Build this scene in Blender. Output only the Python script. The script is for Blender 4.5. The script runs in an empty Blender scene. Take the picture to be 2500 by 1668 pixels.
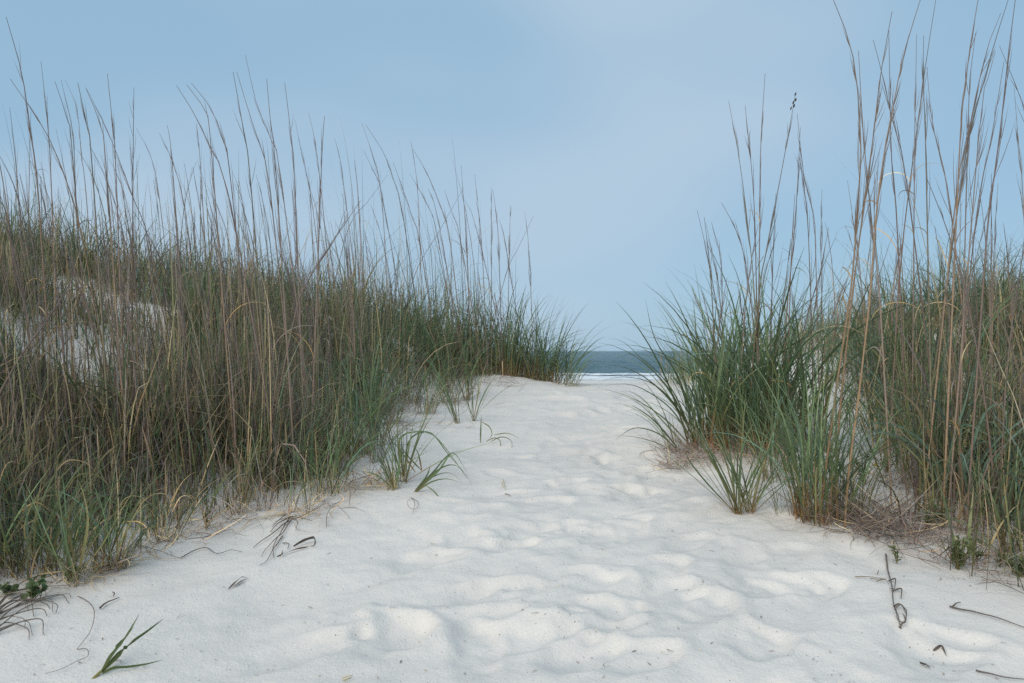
import bpy, math, random
import numpy as np

random.seed(7)
RS = np.random.RandomState(11)
SC = bpy.context.scene
COL = SC.collection

# ------------------------------------------------------------------ camera, sky, sun, exposure
F = 1944.0            # focal length in pixels of the 2500 px wide photograph
HOR = 857.0           # horizon row in the photograph
S = 0.76              # metres per design unit of the terrain
ZC = 1.05 * S         # eye height above the path in front of the lens

cam_data = bpy.data.cameras.new("camera")
cam = bpy.data.objects.new("camera", cam_data)
COL.objects.link(cam)
cam.location = (0, 0, ZC)
cam.rotation_euler = (math.radians(90), 0, 0)
cam_data.sensor_width = 36.0
cam_data.lens = 36.0 * F / 2500.0
cam_data.shift_y = (HOR - 834.0) / 2500.0
cam_data.clip_start = 0.05
cam_data.clip_end = 30000
cam_data.dof.use_dof = True
cam_data.dof.focus_distance = 3.4
cam_data.dof.aperture_fstop = 7.0
SC.camera = cam

SUN_EL, SUN_AZ = 36.0, 214.0      # low sun behind the camera, a little to the left
world = bpy.data.worlds.new("World")
SC.world = world
world.use_nodes = True
wn, wl = world.node_tree.nodes, world.node_tree.links
wn.clear()
sky = wn.new("ShaderNodeTexSky")
sky.sky_type = 'NISHITA'
sky.sun_disc = False
sky.sun_elevation = math.radians(SUN_EL)
sky.sun_rotation = math.radians(SUN_AZ)
sky.air_density = 1.0
sky.dust_density = 0.8
sky.ozone_density = 1.6
tc = wn.new("ShaderNodeTexCoord")
mp = wn.new("ShaderNodeMapping")
mp.inputs["Rotation"].default_value = (0.0, math.radians(-16), 0.0)
mp.inputs["Scale"].default_value = (1.0, 1.0, 2.1)
mp.inputs["Location"].default_value = (0.35, 0.2, 0.62)
nz = wn.new("ShaderNodeTexNoise")
nz.inputs["Scale"].default_value = 1.75
nz.inputs["Detail"].default_value = 2.0
nz.inputs["Roughness"].default_value = 0.35
ramp = wn.new("ShaderNodeMapRange")
ramp.interpolation_type = 'SMOOTHSTEP'
ramp.inputs["From Min"].default_value = 0.40
ramp.inputs["From Max"].default_value = 0.66
ramp.inputs["To Min"].default_value = 0.22
ramp.inputs["To Max"].default_value = 0.85
veil = wn.new("ShaderNodeRGB")
veil.outputs[0].default_value = (4.7, 6.0, 7.3, 1)      # thin high cloud, in the units of the sky texture
mix = wn.new("ShaderNodeMixRGB")
bg = wn.new("ShaderNodeBackground")
bg.inputs["Strength"].default_value = 0.091
wo = wn.new("ShaderNodeOutputWorld")
wl.new(tc.outputs["Generated"], mp.inputs["Vector"])
wl.new(mp.outputs[0], nz.inputs["Vector"])
wl.new(nz.outputs["Fac"], ramp.inputs["Value"])
wl.new(ramp.outputs[0], mix.inputs["Fac"])
haze_mix = wn.new("ShaderNodeMixRGB")          # pale marine air in front of the clear sky
haze_mix.inputs["Fac"].default_value = 0.78
haze_mix.inputs["Color2"].default_value = (2.8, 5.0, 6.95, 1)
wl.new(sky.outputs[0], haze_mix.inputs["Color1"])
wl.new(haze_mix.outputs[0], mix.inputs["Color1"])
wl.new(veil.outputs[0], mix.inputs["Color2"])
wl.new(mix.outputs[0], bg.inputs["Color"])
wl.new(bg.outputs[0], wo.inputs["Surface"])

sun_data = bpy.data.lights.new("sun", 'SUN')
sun_data.energy = 2.3
sun_data.angle = math.radians(72)
sun_data.color = (1.0, 0.87, 0.72)
sun = bpy.data.objects.new("sun", sun_data)
COL.objects.link(sun)
sun.rotation_euler = (math.radians(90 - SUN_EL), 0, math.radians(180 - SUN_AZ))
sun.location = (-20, -30, 20)

SC.view_settings.view_transform = 'Standard'
SC.view_settings.look = 'None'
SC.view_settings.exposure = 0.16
SC.view_settings.gamma = 1.0
SC.render.film_transparent = False
SC.cycles.use_denoising = False
SC.cycles.max_bounces = 6
SC.cycles.transparent_max_bounces = 4

# ------------------------------------------------------------------ small helpers
def tag(o, label=None, cat=None, group=None, kind=None):
    if label: o["label"] = label
    if cat: o["category"] = cat
    if group: o["group"] = group
    if kind: o["kind"] = kind
    return o

def empty(name, loc):
    o = bpy.data.objects.new(name, None)
    o.empty_display_size = 0.05
    COL.objects.link(o)
    o.location = loc
    return o

def raw_mesh(name, V, Q, C=None, mat=None, smooth=True):
    """V (n,3); Q (m,4) quads; C (n,3) colours"""
    V = np.ascontiguousarray(V, dtype=np.float32).reshape(-1, 3)
    Q = np.ascontiguousarray(Q, dtype=np.int32)
    k = Q.shape[1]
    me = bpy.data.meshes.new(name)
    me.vertices.add(len(V)); me.vertices.foreach_set("co", V.ravel())
    me.loops.add(Q.size); me.loops.foreach_set("vertex_index", Q.ravel())
    me.polygons.add(len(Q))
    me.polygons.foreach_set("loop_start", np.arange(0, Q.size, k, dtype=np.int32))
    if smooth:
        me.polygons.foreach_set("use_smooth", np.ones(len(Q), dtype=bool))
    me.update(calc_edges=True)
    if C is not None:
        ca = me.color_attributes.new("Col", 'FLOAT_COLOR', 'POINT')
        C4 = np.ones((len(V), 4), np.float32); C4[:, :3] = C.reshape(-1, 3)
        ca.data.foreach_set("color", C4.ravel())
    if mat: me.materials.append(mat)
    return me

def link(name, me, parent=None, loc=(0, 0, 0)):
    o = bpy.data.objects.new(name, me)
    COL.objects.link(o)
    o.location = loc
    if parent: o.parent = parent
    return o

TAB = np.random.RandomState(3).rand(256, 256)
def vn(x, y, seed=0):
    x = np.asarray(x, float) + seed * 17.31; y = np.asarray(y, float) + seed * 9.77
    xi = np.floor(x).astype(int); yi = np.floor(y).astype(int)
    fx = x - xi; fy = y - yi
    fx = fx * fx * fx * (fx * (fx * 6 - 15) + 10); fy = fy * fy * fy * (fy * (fy * 6 - 15) + 10)
    a = TAB[xi % 256, yi % 256]; b = TAB[(xi + 1) % 256, yi % 256]
    c = TAB[xi % 256, (yi + 1) % 256]; d = TAB[(xi + 1) % 256, (yi + 1) % 256]
    return (a + (b - a) * fx) * (1 - fy) + (c + (d - c) * fx) * fy - 0.5

# ------------------------------------------------------------------ terrain height (design units inside, metres outside)
_yt = np.linspace(-80, 260, 6801)
_pt = np.interp(_yt, [-80, -12, -3, 0, 2.5, 6, 8.9, 9.8, 12, 20, 40, 80, 104, 130, 200, 260],
                [-1.2, -0.7, -0.38, -0.24, 0.0, 0.36, 0.67, 0.66, 0.25, -0.75, -1.6, -2.2, -2.5, -3.2, -5, -5])
_k = np.ones(21) / 21
_pt = np.convolve(np.pad(_pt, 10, mode='edge'), _k, mode='valid')
_xl = np.interp(_yt, [-80, -5, 1, 3.2, 3.7, 4.2, 4.8, 5.5, 6.4, 8, 8.7, 9.6, 10.6, 13, 20, 60],
                [-6, -2.6, -2.4, -2.1, -1.8, -1.7, -1.3, -1.25, -1.3, -1.0, -0.7, -0.1, 0.2, -0.2, -2, -20])
_xr = np.interp(_yt, [-80, -5, 2, 3.4, 4.2, 5.1, 6, 7, 8, 9, 10, 13, 20, 60],
                [6, 2.7, 2.3, 2.15, 2.25, 2.5, 2.6, 2.45, 2.15, 1.85, 1.6, 1.8, 3.5, 22])
_fy = np.interp(_yt, [-80, -20, 9.5, 11, 14, 22, 40], [1.2, 1.0, 1.0, 0.92, 0.62, 0.25, 0.0])

def soft(d, s=0.45):
    d = np.maximum(d, 0); return d * d / (d + s)

FOOT = []
def base_h(X, Y):
    x = np.asarray(X, float) / S; y = np.asarray(Y, float) / S
    z = np.interp(y, _yt, _pt)
    xl = np.interp(y, _yt, _xl); xr = np.interp(y, _yt, _xr); fy = np.interp(y, _yt, _fy)
    dl = soft(xl - x); dr = soft(x - xr)
    z = z + fy * 1.5 * (1 - np.exp(-0.42 * dl)) + fy * 1.22 * (1 - np.exp(-0.38 * dr))
    # hummock of sand held by the tussocks right of the path
    z = z + 0.17 * np.exp(-(((x - 1.72) / 0.62) ** 2 + ((y - 5.9) / 0.75) ** 2))
    z = z + 0.08 * np.exp(-(((x - 1.75) / 0.5) ** 2 + ((y - 4.5) / 0.45) ** 2))
    # lip on the left of the crest
    z = z + 0.10 * np.exp(-(((x + 0.15) / 0.55) ** 2 + ((y - 9.1) / 0.7) ** 2))
    z = z + 0.05 * np.exp(-(((x + 0.9) / 1.0) ** 2 + ((y - 9.3) / 0.9) ** 2))
    # hollow in front of the bare face on the left dune
    z = z - 0.42 * np.exp(-(((x + 3.0) / 0.85) ** 2 + ((y - 5.8) / 0.85) ** 2))
    dune = np.clip(dl + dr, 0, 1.2)
    z = z + dune * (0.22 * vn(x * .55, y * .55, 2) + 0.12 * vn(x * 1.3, y * 1.3, 4))
    near = np.clip((22 - y) / 10, 0, 1) * np.clip((y + 20) / 15, 0, 1)
    z = z + near * (0.06 * vn(x * .8, y * .8, 5) + 0.016 * vn(x * 2.1, y * 2.1, 6))
    return z * S

def full_h(X, Y):
    z = base_h(X, Y)
    X = np.asarray(X, float); Y = np.asarray(Y, float)
    # wind-smoothed ridges running away to the right
    u = X * 0.70 + Y * 0.71; v = -X * 0.71 + Y * 0.70
    wx = 0.12 * vn(X * 1.7, Y * 1.7, 21)
    path = np.clip(1.15 - np.abs(X - 0.12 * Y + 0.1) / 1.9, 0.42, 1) * np.clip((8.0 - Y) / 2.2, 0.25, 1)
    r = 0.5 + vn(u * 1.5, (v + wx) * 4.6, 22)
    z = z + path * (0.021 * np.clip(np.abs(2 * r - 1), .12, 1) - 0.009)
    z = z + path * (0.012 * vn(u * 3.0, v * 6.5, 23) + 0.013 * vn(X * 4.6, Y * 4.6, 27) + 0.007 * vn(X * 10, Y * 10, 28) + 0.009 * vn(u * 7.0, v * 15.0, 24) + 0.004 * vn(X * 22, Y * 22, 25) + 0.005 * vn(u * 12, v * 27, 26))
    for (fx, fy, ang, a, b, d) in FOOT:
        m = (np.abs(X - fx) < 0.75) & (np.abs(Y - fy) < 0.75)
        if not m.any(): continue
        dx = X[m] - fx; dy = Y[m] - fy
        c, s = math.cos(ang), math.sin(ang)
        p = (dx * c + dy * s) / a; q = (-dx * s + dy * c) / b
        q = q * (1 + 0.25 * p)
        wob = 1 + 0.9 * vn(X[m] * 7, Y[m] * 7, 31) + 0.4 * vn(X[m] * 19, Y[m] * 19, 32)
        rr = np.sqrt(p * p + q * q) * wob
        pit = -d * np.exp(-(rr ** 4.5)) * (1 + 0.35 * p)
        rim = 0.38 * d * np.exp(-((rr - 1.28) / 0.28) ** 2) * (0.7 + 0.5 * np.clip(p, -1, 1))
        z[m] += pit + rim
    return z

def at(px, py, lift=0.0):
    """point on the dunes seen in the photograph at pixel px, py"""
    ys = np.linspace(1.2, 12.0, 2400)
    xs = (px - 1250) / F * ys
    zr = ZC + (HOR - py) / F * ys
    h = base_h(xs, ys)
    hit = np.nonzero(zr <= h)[0]
    i = hit[0] if len(hit) and ys[hit[0]] < 7.6 else int(np.argmin(np.where(ys < 7.3, zr - h, 9)))
    return np.array([xs[i], ys[i], h[i] + lift])

def ray(px, py, y):
    return np.array([(px - 1250) / F * y, y, ZC + (HOR - py) / F * y])

# footprints: the ones that can be made out, then trampled ground along the path
for (px, py, a, b, ang, d) in [(1040, 1372, .20, .12, .25, .042), (950, 1555, .19, .12, .9, .045), (1270, 1548, .21, .12, .3, .042),
        (1330, 1232, .22, .10, .5, .035), (1440, 1425, .16, .10, .6, .040), (1475, 1488, .15, .11, .5, .038), (1530, 1290, .19, .10, .9, .036),
        (1640, 1380, .15, .10, .7, .036), (1720, 1480, .17, .11, .5, .044), (1690, 1240, .16, .10, .9, .03), (1250, 1330, .18, .08, .55, .034),
        (1130, 1450, .2, .09, .6, .034), (1400, 1590, .2, .1, .6, .04), (1580, 1600, .18, .12, .5, .042), (760, 1580, .2, .1, .5, .034),
        (1850, 1560, .15, .09, .3, .034), (2010, 1430, .15, .10, .2, .034), (1860, 1440, .13, .09, .1, .034), (2330, 1565, .15, .09, -.2, .038),
        (1440, 1130, .16, .08, .9, .032), (1560, 1150, .16, .09, 1.0, .03), (1380, 1180, .18, .08, .6, .03), (1660, 1330, .14, .09, .7, .03),
        (2280, 1610, .16, .1, .1, .034), (1180, 1250, .16, .08, .6, .026), (1500, 1060, .14, .08, 1.1, .026), (1430, 1010, .14, .08, 1.1, .022)]:
    p = at(px, py)
    FOOT.append((p[0], p[1], ang, a * .66, b * .68, d * 0.42))
fr = random.Random(5)
for i in range(85):
    Y = fr.uniform(1.6, 6.9)
    X = fr.gauss(0.13 * Y - 0.05, 0.42)
    FOOT.append((X, Y, fr.gauss(1.0, .5), fr.uniform(.08, .15), fr.uniform(.05, .08), fr.uniform(.005, .012)))

# ------------------------------------------------------------------ materials
def nodes_of(name):
    m = bpy.data.materials.new(name); m.use_nodes = True
    n, l = m.node_tree.nodes, m.node_tree.links
    n.clear()
    return m, n, l

def plant_mat(name, gain=1.0, trans=0.36, rough=0.62, grain=70.0):
    m, n, l = nodes_of(name)
    out = n.new("ShaderNodeOutputMaterial")
    at_ = n.new("ShaderNodeVertexColor"); at_.layer_name = "Col"
    info = n.new("ShaderNodeObjectInfo")
    mr = n.new("ShaderNodeMapRange"); mr.inputs["To Min"].default_value = 0.78 * gain; mr.inputs["To Max"].default_value = 1.22 * gain
    l.new(info.outputs["Random"], mr.inputs["Value"])
    no = n.new("ShaderNodeTexNoise"); no.inputs["Scale"].default_value = grain; no.inputs["Detail"].default_value = 2
    geo = n.new("ShaderNodeNewGeometry")
    l.new(geo.outputs["Position"], no.inputs["Vector"])
    mr2 = n.new("ShaderNodeMapRange"); mr2.inputs["To Min"].default_value = 0.72; mr2.inputs["To Max"].default_value = 1.28
    l.new(no.outputs["Fac"], mr2.inputs["Value"])
    mul = n.new("ShaderNodeMath"); mul.operation = 'MULTIPLY'
    l.new(mr.outputs[0], mul.inputs[0]); l.new(mr2.outputs[0], mul.inputs[1])
    sc = n.new("ShaderNodeVectorMath"); sc.operation = 'SCALE'
    l.new(at_.outputs["Color"], sc.inputs[0]); l.new(mul.outputs[0], sc.inputs["Scale"])
    p = n.new("ShaderNodeBsdfPrincipled")
    p.inputs["Roughness"].default_value = rough
    p.inputs["Specular IOR Level"].default_value = 0.25
    l.new(sc.outputs[0], p.inputs["Base Color"])
    t = n.new("ShaderNodeBsdfTranslucent"); l.new(sc.outputs[0], t.inputs["Color"])
    mx = n.new("ShaderNodeMixShader"); mx.inputs["Fac"].default_value = trans
    l.new(p.outputs[0], mx.inputs[1]); l.new(t.outputs[0], mx.inputs[2])
    l.new(mx.outputs[0], out.inputs["Surface"])
    return m

GRASS = plant_mat("grass_blades")
STEM = plant_mat("dry_stems", trans=0.08, rough=0.7)
DRY = plant_mat("dead_straw", trans=0.12, rough=0.8)
WEED = plant_mat("weed_leaves", trans=0.3, rough=0.55)

def sand_mat():
    m, n, l = nodes_of("sand")
    out = n.new("ShaderNodeOutputMaterial"); p = n.new("ShaderNodeBsdfPrincipled")
    p.inputs["Roughness"].default_value = 0.95
    p.inputs["Specular IOR Level"].default_value = 0.12
    geo = n.new("ShaderNodeNewGeometry")
    big = n.new("ShaderNodeTexNoise"); big.inputs["Scale"].default_value = 2.2; big.inputs["Detail"].default_value = 5
    l.new(geo.outputs["Position"], big.inputs["Vector"])
    cr = n.new("ShaderNodeValToRGB")
    cr.color_ramp.elements[0].position = 0.3; cr.color_ramp.elements[0].color = (0.64, 0.622, 0.592, 1)
    cr.color_ramp.elements[1].position = 0.72; cr.color_ramp.elements[1].color = (0.73, 0.705, 0.66, 1)
    l.new(big.outputs["Fac"], cr.inputs["Fac"])
    fine = n.new("ShaderNodeTexNoise"); fine.inputs["Scale"].default_value = 420; fine.inputs["Detail"].default_value = 2
    l.new(geo.outputs["Position"], fine.inputs["Vector"])
    fr_ = n.new("ShaderNodeMapRange"); fr_.inputs["From Min"].default_value = .3; fr_.inputs["From Max"].default_value = .7
    fr_.inputs["To Min"].default_value = 0.86; fr_.inputs["To Max"].default_value = 1.08
    l.new(fine.outputs["Fac"], fr_.inputs["Value"])
    # scattered dark grains
    vo = n.new("ShaderNodeTexVoronoi"); vo.inputs["Scale"].default_value = 75
    l.new(geo.outputs["Position"], vo.inputs["Vector"])
    lt = n.new("ShaderNodeMath"); lt.operation = 'LESS_THAN'; lt.inputs[1].default_value = 0.13
    l.new(vo.outputs["Distance"], lt.inputs[0])
    sp = n.new("ShaderNodeSeparateColor"); l.new(vo.outputs["Color"], sp.inputs[0])
    gt = n.new("ShaderNodeMath"); gt.operation = 'GREATER_THAN'; gt.inputs[1].default_value = 0.80
    l.new(sp.outputs[0], gt.inputs[0])
    mm = n.new("ShaderNodeMath"); mm.operation = 'MULTIPLY'; l.new(lt.outputs[0], mm.inputs[0]); l.new(gt.outputs[0], mm.inputs[1])
    sc = n.new("ShaderNodeVectorMath"); sc.operation = 'SCALE'
    l.new(cr.outputs[0], sc.inputs[0]); l.new(fr_.outputs[0], sc.inputs["Scale"])
    mx = n.new("ShaderNodeMixRGB"); mx.inputs["Color2"].default_value = (0.22, 0.19, 0.16, 1)
    l.new(mm.outputs[0], mx.inputs["Fac"]); l.new(sc.outputs[0], mx.inputs["Color1"])
    l.new(mx.outputs[0], p.inputs["Base Color"])
    # relief: grain, and broken crust in patches
    b1 = n.new("ShaderNodeTexNoise"); b1.inputs["Scale"].default_value = 140; b1.inputs["Detail"].default_value = 4
    l.new(geo.outputs["Position"], b1.inputs["Vector"])
    bump = n.new("ShaderNodeBump"); bump.inputs["Strength"].default_value = 0.35; bump.inputs["Distance"].default_value = 0.006
    l.new(b1.outputs["Fac"], bump.inputs["Height"])
    b2 = n.new("ShaderNodeTexNoise"); b2.inputs["Scale"].default_value = 17; b2.inputs["Detail"].default_value = 5; b2.inputs["Roughness"].default_value = .6
    l.new(geo.outputs["Position"], b2.inputs["Vector"])
    bump2 = n.new("ShaderNodeBump"); bump2.inputs["Strength"].default_value = 0.3; bump2.inputs["Distance"].default_value = 0.02
    l.new(b2.outputs["Fac"], bump2.inputs["Height"]); l.new(bump.outputs[0], bump2.inputs["Normal"])
    cv = n.new("ShaderNodeTexVoronoi"); cv.feature = 'DISTANCE_TO_EDGE'; cv.inputs["Scale"].default_value = 52
    l.new(geo.outputs["Position"], cv.inputs["Vector"])
    ce = n.new("ShaderNodeMapRange"); ce.inputs["From Max"].default_value = 0.12; l.new(cv.outputs["Distance"], ce.inputs["Value"])
    cm = n.new("ShaderNodeTexNoise"); cm.inputs["Scale"].default_value = 1.7; cm.inputs["Detail"].default_value = 4; cm.inputs["Roughness"].default_value = .65
    l.new(geo.outputs["Position"], cm.inputs["Vector"])
    cg = n.new("ShaderNodeMapRange"); cg.inputs["From Min"].default_value = 0.60; cg.inputs["From Max"].default_value = 0.70; l.new(cm.outputs["Fac"], cg.inputs["Value"])
    bump3 = n.new("ShaderNodeBump"); bump3.inputs["Distance"].default_value = 0.005
    cs = n.new("ShaderNodeMath"); cs.operation = 'MULTIPLY'; cs.inputs[1].default_value = .30
    l.new(cg.outputs[0], cs.inputs[0]); l.new(cs.outputs[0], bump3.inputs["Strength"])
    l.new(ce.outputs[0], bump3.inputs["Height"]); l.new(bump2.outputs[0], bump3.inputs["Normal"])
    l.new(bump3.outputs[0], p.inputs["Normal"])
    l.new(p.outputs[0], out.inputs["Surface"])
    return m

def water_mat():
    m, n, l = nodes_of("sea_water")
    out = n.new("ShaderNodeOutputMaterial"); p = n.new("ShaderNodeBsdfPrincipled")
    p.inputs["Base Color"].default_value = (0.035, 0.105, 0.13, 1)
    p.inputs["Roughness"].default_value = 0.28
    p.inputs["IOR"].default_value = 1.33; p.inputs["Specular IOR Level"].default_value = 0.32
    geo = n.new("ShaderNodeNewGeometry")
    mp_ = n.new("ShaderNodeMapping"); mp_.inputs["Scale"].default_value = (0.35, 1.0, 1.0)
    l.new(geo.outputs["Position"], mp_.inputs["Vector"])
    a = n.new("ShaderNodeTexNoise"); a.inputs["Scale"].default_value = 0.55; a.inputs["Detail"].default_value = 7; a.inputs["Roughness"].default_value = .62
    l.new(mp_.outputs[0], a.inputs["Vector"])
    b = n.new("ShaderNodeBump"); b.inputs["Strength"].default_value = 1.0; b.inputs["Distance"].default_value = 1.1
    l.new(a.outputs["Fac"], b.inputs["Height"]); l.new(b.outputs[0], p.inputs["Normal"])
    l.new(p.outputs[0], out.inputs["Surface"])
    return m

def foam_mat():
    m, n, l = nodes_of("sea_foam")
    out = n.new("ShaderNodeOutputMaterial"); p = n.new("ShaderNodeBsdfPrincipled")
    p.inputs["Roughness"].default_value = 0.8
    geo = n.new("ShaderNodeNewGeometry")
    a = n.new("ShaderNodeTexNoise"); a.inputs["Scale"].default_value = 0.9; a.inputs["Detail"].default_value = 6
    l.new(geo.outputs["Position"], a.inputs["Vector"])
    cr = n.new("ShaderNodeValToRGB")
    cr.color_ramp.elements[0].position = .35; cr.color_ramp.elements[0].color = (.42, .50, .55, 1)
    cr.color_ramp.elements[1].position = .6; cr.color_ramp.elements[1].color = (.84, .86, .87, 1)
    l.new(a.outputs["Fac"], cr.inputs["Fac"]); l.new(cr.outputs[0], p.inputs["Base Color"])
    l.new(p.outputs[0], out.inputs["Surface"])
    return m

SAND, WATER, FOAM = sand_mat(), water_mat(), foam_mat()

# ------------------------------------------------------------------ the setting: sand, sea, surf
def graded(fine0, fine1, step, lo, hi, grow=1.09):
    a = list(np.arange(fine0, fine1 + 1e-6, step))
    s = step
    while a[-1] < hi:
        s *= grow; a.append(a[-1] + s)
    s = step; b = []
    v = fine0
    while v > lo:
        s *= grow; v -= s; b.append(v)
    return np.array(b[::-1] + a)

def grid_mesh(name, xs, ys, hfun, mat):
    X, Y = np.meshgrid(xs, ys)
    Z = hfun(X.ravel(), Y.ravel())
    V = np.stack([X.ravel(), Y.ravel(), Z], 1)
    nx, ny = len(xs), len(ys)
    i = np.arange(nx * ny).reshape(ny, nx)
    Q = np.stack([i[:-1, :-1], i[:-1, 1:], i[1:, 1:], i[1:, :-1]], -1).reshape(-1, 4)
    return raw_mesh(name, V, Q, None, mat)

ysand = np.concatenate([graded(1.5, 4.2, 0.0125, -400, 4.2, 1.12), graded(4.22, 7.4, 0.022, 4.22, 9000, 1.09)])
me = grid_mesh("sand", graded(-1.9, 2.0, 0.0145, -9000, 9000, 1.10), ysand, full_h, SAND)
sand = link("sand_ground", me)
tag(sand, "pale trampled sand of the beach path and dunes", kind="structure")

SEA = -2.5 * S
def sea_h(x, y):
    d = np.clip((y - 74) / 40, 0, 1)
    ph = y / 5.2 + 1.6 * vn(x * .03, y * .03, 41) + 1.2 * vn(x * .12, y * .05, 42)
    w = np.sin(ph) * 0.10 + np.sin(ph * 0.47 + 1.3) * 0.13
    c = np.clip((700 - y) / 400, 0, 1)
    chop = 0.16 * vn(x * .35, y * .8, 43) + 0.08 * vn(x * .9, y * 1.9, 44)
    return SEA + (0.25 + d) * c * (w * 0.8 + chop) - 0.03
me = grid_mesh("sea", graded(-25, 45, 0.9, -9000, 9000, 1.16), graded(70, 190, 0.55, 66, 14000, 1.05), sea_h, WATER)
tag(link("sea_water", me), "dark blue grey sea reaching the horizon", kind="structure")

def foam_sheet(y0, y1, thr, seed, lift):
    xs = np.arange(-45, 75, 0.45); ys = np.arange(y0, y1, 0.22)
    X, Y = np.meshgrid(xs, ys)
    t = (Y - y0) / (y1 - y0)
    edge = np.minimum(np.minimum(t * 9, 1.15), 3 * (1 - t))
    den = edge * 1.1 + 0.9 * vn(X * .22, Y * 1.1, seed) + 0.5 * vn(X * .9, Y * 2.6, seed + 1) + .5 * vn(X * .05, Y * .05, seed + 2)
    keep = den > thr
    Z = np.maximum(sea_h(X, Y), base_h(X, Y)) + lift * np.clip(t * 2.5, 0, 1) * (0.4 + np.clip(den - thr, 0, 1)) + .012
    V = np.stack([X, Y, Z], -1).reshape(-1, 3)
    nx, ny = len(xs), len(ys)
    i = np.arange(nx * ny).reshape(ny, nx)
    k = keep[:-1, :-1] & keep[1:, 1:] & keep[:-1, 1:] & keep[1:, :-1]
    Q = np.stack([i[:-1, :-1], i[:-1, 1:], i[1:, 1:], i[1:, :-1]], -1)[k]
    return raw_mesh("surf", V, Q, None, FOAM)
tag(link("surf_foam", foam_sheet(70.0, 84.0, 0.42, 51, .12)), "white wash of broken surf at the water's edge", "surf", kind="stuff")
tag(link("breaker_foam", foam_sheet(88.5, 92.5, .85, 61, .2)), "thin pale crest of a small breaker beyond the surf", "surf", kind="stuff")

# ------------------------------------------------------------------ blades
PAL = {
    'green':  ((.17, .15, .075), (.085, .125, .060), (.10, .135, .075)),
    'blue':   ((.13, .14, .085), (.085, .135, .095), (.11, .15, .12)),
    'olive':  ((.19, .15, .075), (.13, .14, .060), (.17, .155, .085)),
    'brown':  ((.165, .112, .082), (.135, .098, .080), (.15, .118, .10)),
    'grey':   ((.17, .135, .11), (.165, .14, .125), (.18, .155, .14)),
    'straw':  ((.34, .23, .12), (.37, .28, .155), (.36, .29, .19)),
    'gold':   ((.34, .19, .075), (.40, .26, .10), (.33, .25, .13)),
    'rust':   ((.25, .12, .055), (.095, .13, .062), (.10, .14, .08)),
    'dead':   ((.14, .105, .08), (.15, .12, .10), (.13, .105, .09)),
}
for k_ in PAL: PAL[k_] = tuple(tuple(v * 1.75 for v in c) for c in PAL[k_])
def pal(names, weights, n, rs, var=0.5):
    ix = rs.choice(len(names), n, p=np.array(weights, float) / sum(weights))
    P = np.array([PAL[k] for k in names])[ix]
    return P * (1 + var * (rs.rand(n, 1, 1) * 2 - 1)) * (1 + 0.07 * (rs.rand(n, 1, 3) * 2 - 1))

def blade_arrays(base, L, phi, a0, bend, w, cols, K=6, pw=1.6, twist=None, roll=None, kink=None, clamp=True, flat=1.0):
    n = len(base)
    L, phi, a0, bend, w = [np.broadcast_to(np.asarray(v, float), (n,)) for v in (L, phi, a0, bend, w)]
    twist = np.zeros(n) if twist is None else twist
    roll = np.zeros(n) if roll is None else roll
    tm = (np.arange(K) + 0.5) / K; t = np.arange(K + 1) / K
    th = a0[:, None] + bend[:, None] * tm[None] ** pw
    if kink is not None:
        kp, ka = kink
        th = th + np.where(tm[None] > kp[:, None], ka[:, None], 0)
    az = phi[:, None] + twist[:, None] * tm[None]
    seg = (L / K)[:, None]
    D = np.stack([np.sin(th) * np.cos(az), np.sin(th) * np.sin(az), np.cos(th)], -1)
    P = np.concatenate([np.zeros((n, 1, 3)), np.cumsum(D * seg[..., None], 1)], 1) + base[:, None, :]
    if clamp:
        g = base_h(P[..., 0], P[..., 1]) + 0.006
        P[:, 1:, 2] = np.maximum(P[:, 1:, 2], g[:, 1:])
    T = np.concatenate([D, D[:, -1:]], 1)
    azp = np.concatenate([az, az[:, -1:]], 1)
    perp = np.stack([-np.sin(azp), np.cos(azp), np.zeros_like(azp)], -1)
    nor = np.cross(T, perp)
    rr = roll[:, None] + 0 * azp
    side = np.cos(rr)[..., None] * perp + np.sin(rr)[..., None] * nor
    prof = np.minimum(1, 0.62 + t * 1.2) * np.clip(1.03 - t ** 2.6, 0.05, 1)
    hw = 0.5 * w[:, None] * prof[None]
    V = np.stack([P - side * hw[..., None], P + side * hw[..., None]], 2)
    tt = t[None, :, None]
    C = np.where(tt < .35, cols[:, 0:1] + (cols[:, 1:2] - cols[:, 0:1]) * (tt / .35),
                 cols[:, 1:2] + (cols[:, 2:3] - cols[:, 1:2]) * ((tt - .35) / .65))
    C = np.repeat(C[:, :, None, :], 2, 2)
    i = np.arange(n * (K + 1) * 2).reshape(n, K + 1, 2)
    Q = np.stack([i[:, :-1, 0], i[:, :-1, 1], i[:, 1:, 1], i[:, 1:, 0]], -1).reshape(-1, 4)
    return V.reshape(-1, 3), Q, C.reshape(-1, 3)

def merge(parts):
    Vs, Qs, Cs, o = [], [], [], 0
    for V, Q, C in parts:
        Vs.append(V); Qs.append(Q + o); Cs.append(C); o += len(V)
    return np.concatenate(Vs), np.concatenate(Qs), np.concatenate(Cs)

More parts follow.
